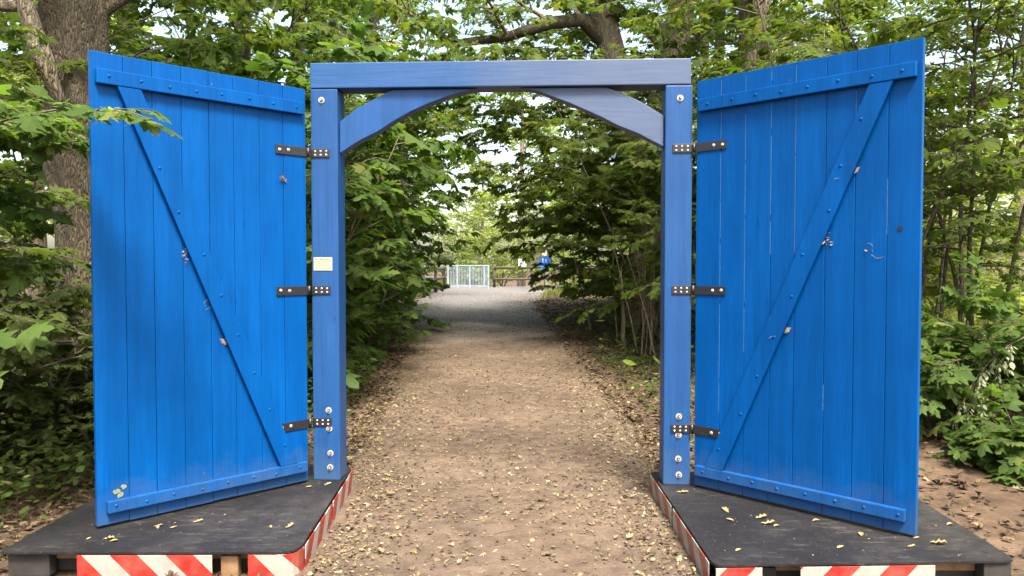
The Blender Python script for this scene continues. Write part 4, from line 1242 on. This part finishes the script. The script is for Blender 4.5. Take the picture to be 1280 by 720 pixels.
def grass(name, n, x0, x1, y0, y1, seed, h=(.12, .35), avoid=True):
    g = np.random.default_rng(seed)
    x = g.uniform(x0, x1, n); y = g.uniform(y0, y1, n)
    if avoid:
        ok = np.abs(x - path_c(y)) > path_w(y) * 1.02
        x, y = x[ok], y[ok]; n = len(x)
    z = H(x, y); hh = g.uniform(*h, n); a = g.uniform(0, 2 * PI, n)
    w = .008 + .0005 * y
    b = np.stack([x, y, z], -1); s = np.stack([np.cos(a) * w, np.sin(a) * w, np.zeros(n)], -1)
    lean = np.stack([g.normal(0, .3, n) * hh, g.normal(0, .3, n) * hh, hh], -1)
    V = np.stack([b - s, b + s, b + lean], 1).reshape(-1, 3)
    c = NP(); c.add(V, np.arange(3 * n).reshape(-1, 3), 3, 0)
    return tag(c.build(name, [M['grass']]), kind='stuff')
grass('path_end_grass', 9000, -6.5, 6, 27, 41, 31, (.10, .28))
grass('far_meadow_grass', 16000, -9, 9, 37.5, 50, 33, (.25, .6))
grass('clearing_grass', 26000, 6, 24, 12, 36, 32, (.2, .5))

# thin twigs strewn over path and soil, and grit on the decks
def twig_litter(n, seed):
    g = np.random.default_rng(seed); c = NP()
    for i in range(n):
        y = 2.6 + 12 * g.random() ** 1.6; x = path_c(y) + g.normal(0, 1.25) if g.random() < .6 else path_c(y) + np.sign(g.normal()) * (path_w(y) + abs(g.normal(0, .9)))
        x = float(x)
        if (-2.64 < x < -1.05 and 3.7 < y < 5.45) or (.93 < x < 2.58 and 3.5 < y < 5.35): continue
        L = g.uniform(.04, .22); a = g.uniform(0, PI); t = np.linspace(-.5, .5, 4)
        px = x + t * L * math.cos(a) + g.normal(0, .004, 4); py = y + t * L * math.sin(a) + g.normal(0, .004, 4)
        c.tube(np.stack([px, py, H(px, py) + .024 + np.abs(g.normal(0, .003, 4))], -1), np.linspace(.0022, .0012, 4), 4, 0)
    return tag(c.build('twig_litter', [M['bark_twig']]), kind='stuff')
twig_litter(420, 61)
def grit(name, corners, n, seed):
    g = np.random.default_rng(seed)
    u, v = g.random(n), g.random(n) ** .8
    q = [np.array(p) for p in corners]
    P = ((1 - u) * (1 - v))[:, None] * q[0] + (u * (1 - v))[:, None] * q[1] + (u * v)[:, None] * q[2] + ((1 - u) * v)[:, None] * q[3]
    a = g.uniform(0, 2 * PI, n)
    c = NP(); put_leaves(c, DIAMOND, np.column_stack([P, np.full(n, DECK + .002)]), np.stack([np.cos(a), np.sin(a), g.normal(0, .15, n)], -1), np.stack([g.normal(0, .3, n), g.normal(0, .3, n), np.ones(n)], -1), g.uniform(.003, .011, n) * np.exp(g.normal(0, .3, n)), 0)
    return tag(c.build(name, [M['litter']]), kind='stuff')
grit('deck_grit', [(-2.55, 3.85), (-1.15, 3.86), (-1.17, 5.3), (-2.55, 5.3)], 420, 62)
grit('deck_grit', [(1.02, 3.69), (2.42, 3.75), (2.48, 5.2), (1.02, 5.2)], 460, 63)

# sticks on the soil
for i, (x, y, L, az, r, lb) in enumerate([
    (4.15, 6.55, 1.1, -.25, .03, 'fallen branch on the bare soil right of the right door'),
    (2.35, 10.6, .9, .35, .014, 'pale stick lying right of the path near the right post'),
    (1.95, 13.4, .7, .6, .012, 'short stick lying at the foot of the pale stake'),
    (3.6, 6.2, .6, .5, .01, 'thin twig on the soil behind the right deck')]):
    g = np.random.default_rng(700 + i); k = NP(); t = np.linspace(-.5, .5, 7)
    pts = np.stack([t * L * math.cos(az), t * L * math.sin(az) + g.normal(0, .02, 7), r * .9 + np.abs(g.normal(0, .012, 7))], -1)
    k.tube(pts, np.linspace(r, r * .5, 7), 7, 0)
    o = k.build('fallen_stick', [M['bark'] if i == 0 else M['bark_pale']], None, (x, y, float(H(x, y)) + .015))
    tag(o, lb, 'stick', 'sticks on the woodland floor')

# ======================================================================== END OF THE PATH: railing, fences, signs
def g0(x, y): return float(H(x, y))
# metal railing
rt = empty('metal_railing', (-2.03, 35.2, g0(-2.03, 35.2)), R(-2), 'pale blue-grey metal railing with upright bars closing the end of the path', 'railing')
w, hh = 1.88, 1.10
bm = bmesh.new()
box(bm, (-w / 2, -.03, hh - .06), (w / 2 + .06, .03, hh), .01)
box(bm, (-w / 2, -.02, .10), (w / 2, .02, .16), .008)
finish('rail', bm, M['galv'], rt)
for x in (-w / 2, -w * .27, .06, w * .40, w / 2):
    bm = bmesh.new(); box(bm, (x - .035, -.035, -.05), (x + .035, .035, hh - .062), .008); finish('upright', bm, M['galv'], rt)
bm = bmesh.new()
for i in range(26):
    x = -w / 2 + w * (i + .5) / 26
    box(bm, (x - .011, -.011, .162), (x + .011, .011, hh - .064))
o = finish('infill_bar', bm, M['galv'], rt); o['kind'] = 'stuff'
# angled return at its left end
r2 = empty('metal_railing', (-2.99, 35.2, g0(-3, 35.2)), R(158), 'short angled metal railing running left from the end of the barred railing', 'railing')
bm = bmesh.new(); box(bm, (0.03, -.025, 1.0), (1.2, .025, 1.06), .01); box(bm, (0.03, -.02, .5), (1.2, .02, .54), .008); finish('rail', bm, M['galv'], r2)
for x in (.6, 1.17):
    bm = bmesh.new(); box(bm, (x - .03, -.026, -.05), (x + .03, .026, .998), .008); finish('upright', bm, M['galv'], r2)

def wood_fence(label, pts, hts, h=1.15, rad=.07):
    base = pts[0]
    root = empty('wooden_fence', (base[0], base[1], g0(*base)), 0, label, 'fence', 'wooden fences at the path end')
    for (x, y) in pts:
        bm = bmesh.new(); z = g0(x, y) - g0(*base)
        cyl(bm, (x - base[0], y - base[1], z - .1), (x - base[0], y - base[1], z + h), rad, rad * .9, 10)
        finish('post', bm, M['fence_wood'], root)
    for a, b in zip(pts[:-1], pts[1:]):
        for hz in hts:
            bm = bmesh.new()
            pa = Vector((a[0] - base[0], a[1] - base[1] - .09, g0(*a) - g0(*base) + hz)); pb = Vector((b[0] - base[0], b[1] - base[1] - .09, g0(*b) - g0(*base) + hz))
            cyl(bm, pa, pb, .06, .055, 8)
            finish('rail', bm, M['fence_wood'], root)
    return root
wood_fence('dark wooden post and rail fence left of the metal railing', [(-2.98, 33.6), (-3.05, 30.4), (-3.2, 27.6)], (.55, .95))
wood_fence('weathered wooden rail fence right of the metal railing', [(-.85, 36.6), (.95, 36.8), (3.0, 37.0), (5.2, 37.2)], (.42, .98))

# white board behind the fence
wb = empty('white_board', (.52, 38.4, g0(.52, 38.4)), 0, 'small white board showing above the wooden rails', 'board')
bm = bmesh.new(); box(bm, (-.20, -.02, 1.02), (.20, .02, 1.42), .019); finish('panel', bm, M['white'], wb)
bm = bmesh.new(); box(bm, (-.03, .022, -.1), (.03, .07, 1.4), .005); finish('post', bm, M['dark_timber'], wb)

# round traffic signs on one pole, half hidden by leaves
sg = empty('road_sign', (1.48, 34.5, g0(1.48, 34.5)), 0, 'pole with a blue round path sign under a red-ringed round sign', 'sign')
bm = bmesh.new(); cyl(bm, (0, .05, -.2), (0, .05, 2.35), .035, n=12); finish('pole', bm, M['galv'], sg)
def disc(z, r, m, name, ring=None):
    bm = bmesh.new(); cyl(bm, (0, -.008, z), (0, .008, z), r, n=36, mi=0); o = finish(name, bm, m, sg); return o
d1 = disc(1.23, .29, M['sign_blue'], 'blue_sign_disc')
d1['label'] = 'blue round sign with white path symbols'
bm = bmesh.new()     # two walkers and a bicycle, white
def fig(cx, cz, s):
    cyl(bm, (cx, -.0125, cz + .075 * s), (cx, -.0085, cz + .075 * s), .022 * s, n=12)
    box(bm, (cx - .018 * s, -.0125, cz - .02 * s), (cx + .018 * s, -.0085, cz + .05 * s))
    for a in (-1, 1):
        box(bm, (-.009 * s, -.012, -.09 * s), (.009 * s, -.0088, 0), 0, 0, Matrix.Translation((cx + a * .008 * s, 0, cz - .02 * s)) @ Matrix.Rotation(a * .3, 4, 'Y'))
fig(-.08, 1.33, 1.1); fig(.06, 1.31, .8)
for x in (-.10, .10):
    t = bmesh.new()
    for k in range(18):
        a0, a1 = 2 * PI * k / 18, 2 * PI * (k + 1) / 18
        q = [t.verts.new((x + rr * math.cos(a), -.0125, 1.10 + rr * math.sin(a))) for rr, a in ((.055, a0), (.07, a0), (.07, a1), (.055, a1))]
        t.faces.new(q)
    merge(bm, t)
for p, q in (((-.10, 1.10), (-.04, 1.17)), ((-.04, 1.17), (.07, 1.17)), ((.07, 1.19), (.10, 1.10)), ((-.04, 1.17), (0, 1.10)), ((0, 1.10), (.07, 1.17))):
    cyl(bm, (p[0], -.0105, p[1]), (q[0], -.0105, q[1]), .006, n=6)
o = finish('pictogram', bm, M['white'], d1)
d2 = disc(1.66, .17, M['sign_red'], 'red_ringed_sign_disc'); d2['label'] = 'white round sign with a red ring'
bm = bmesh.new(); cyl(bm, (0, -.0118, 1.66), (0, -.0082, 1.66), .135, n=32); finish('sign_face', bm, M['white'], d2)

# ======================================================================== LIGHT, SKY, CAMERA
SUN_AZ, SUN_EL = R(162), R(60)      # azimuth clockwise from +Y: hazy high light from behind the camera
w = bpy.data.worlds.new('World'); scene.world = w; w.use_nodes = True
nt = w.node_tree
sky = nt.nodes.new('ShaderNodeTexSky'); sky.sky_type = 'NISHITA'; sky.sun_disc = False
sky.sun_elevation = SUN_EL; sky.sun_rotation = SUN_AZ
sky.air_density = 1.0; sky.dust_density = 4.0; sky.ozone_density = 1.0
bg = nt.nodes['Background']; bg.inputs['Strength'].default_value = .07
nt.links.new(mixc(nt, 1.0, sky.outputs[0], (1.10, 1.0, .84), 'MULTIPLY'), bg.inputs['Color'])

sd = bpy.data.lights.new('sun', 'SUN'); sd.energy = 1.5; sd.angle = R(15); sd.color = (1, .94, .84)
so = bpy.data.objects.new('sun', sd); link(so)
v = Vector((math.sin(SUN_AZ) * math.cos(SUN_EL), math.cos(SUN_AZ) * math.cos(SUN_EL), math.sin(SUN_EL)))
so.rotation_euler = v.to_track_quat('Z', 'Y').to_euler(); so.location = (2, -10, 12)

cam = bpy.data.cameras.new('camera'); cam.lens = 950 / 1280 * 36; cam.sensor_width = 36
cam.clip_start = .05; cam.clip_end = 2000
co = bpy.data.objects.new('camera', cam); link(co)
co.location = (0, 0, 1.6); co.rotation_euler = (PI / 2 - math.atan(29 / 950), 0, 0)
scene.camera = co

vs = scene.view_settings
vs.view_transform = 'Standard'; vs.look = 'None'; vs.gamma = 1; vs.exposure = 3.1; vs.use_curve_mapping = False
c = scene.cycles
c.use_denoising = True; c.denoiser = 'OPENIMAGEDENOISE'
c.max_bounces = 7; c.diffuse_bounces = 4; c.glossy_bounces = 3; c.transmission_bounces = 4; c.transparent_max_bounces = 4
c.use_adaptive_sampling = True; c.adaptive_threshold = .02
c.caustics_reflective = False; c.caustics_refractive = False
print('LEAVES', NLEAF[0])
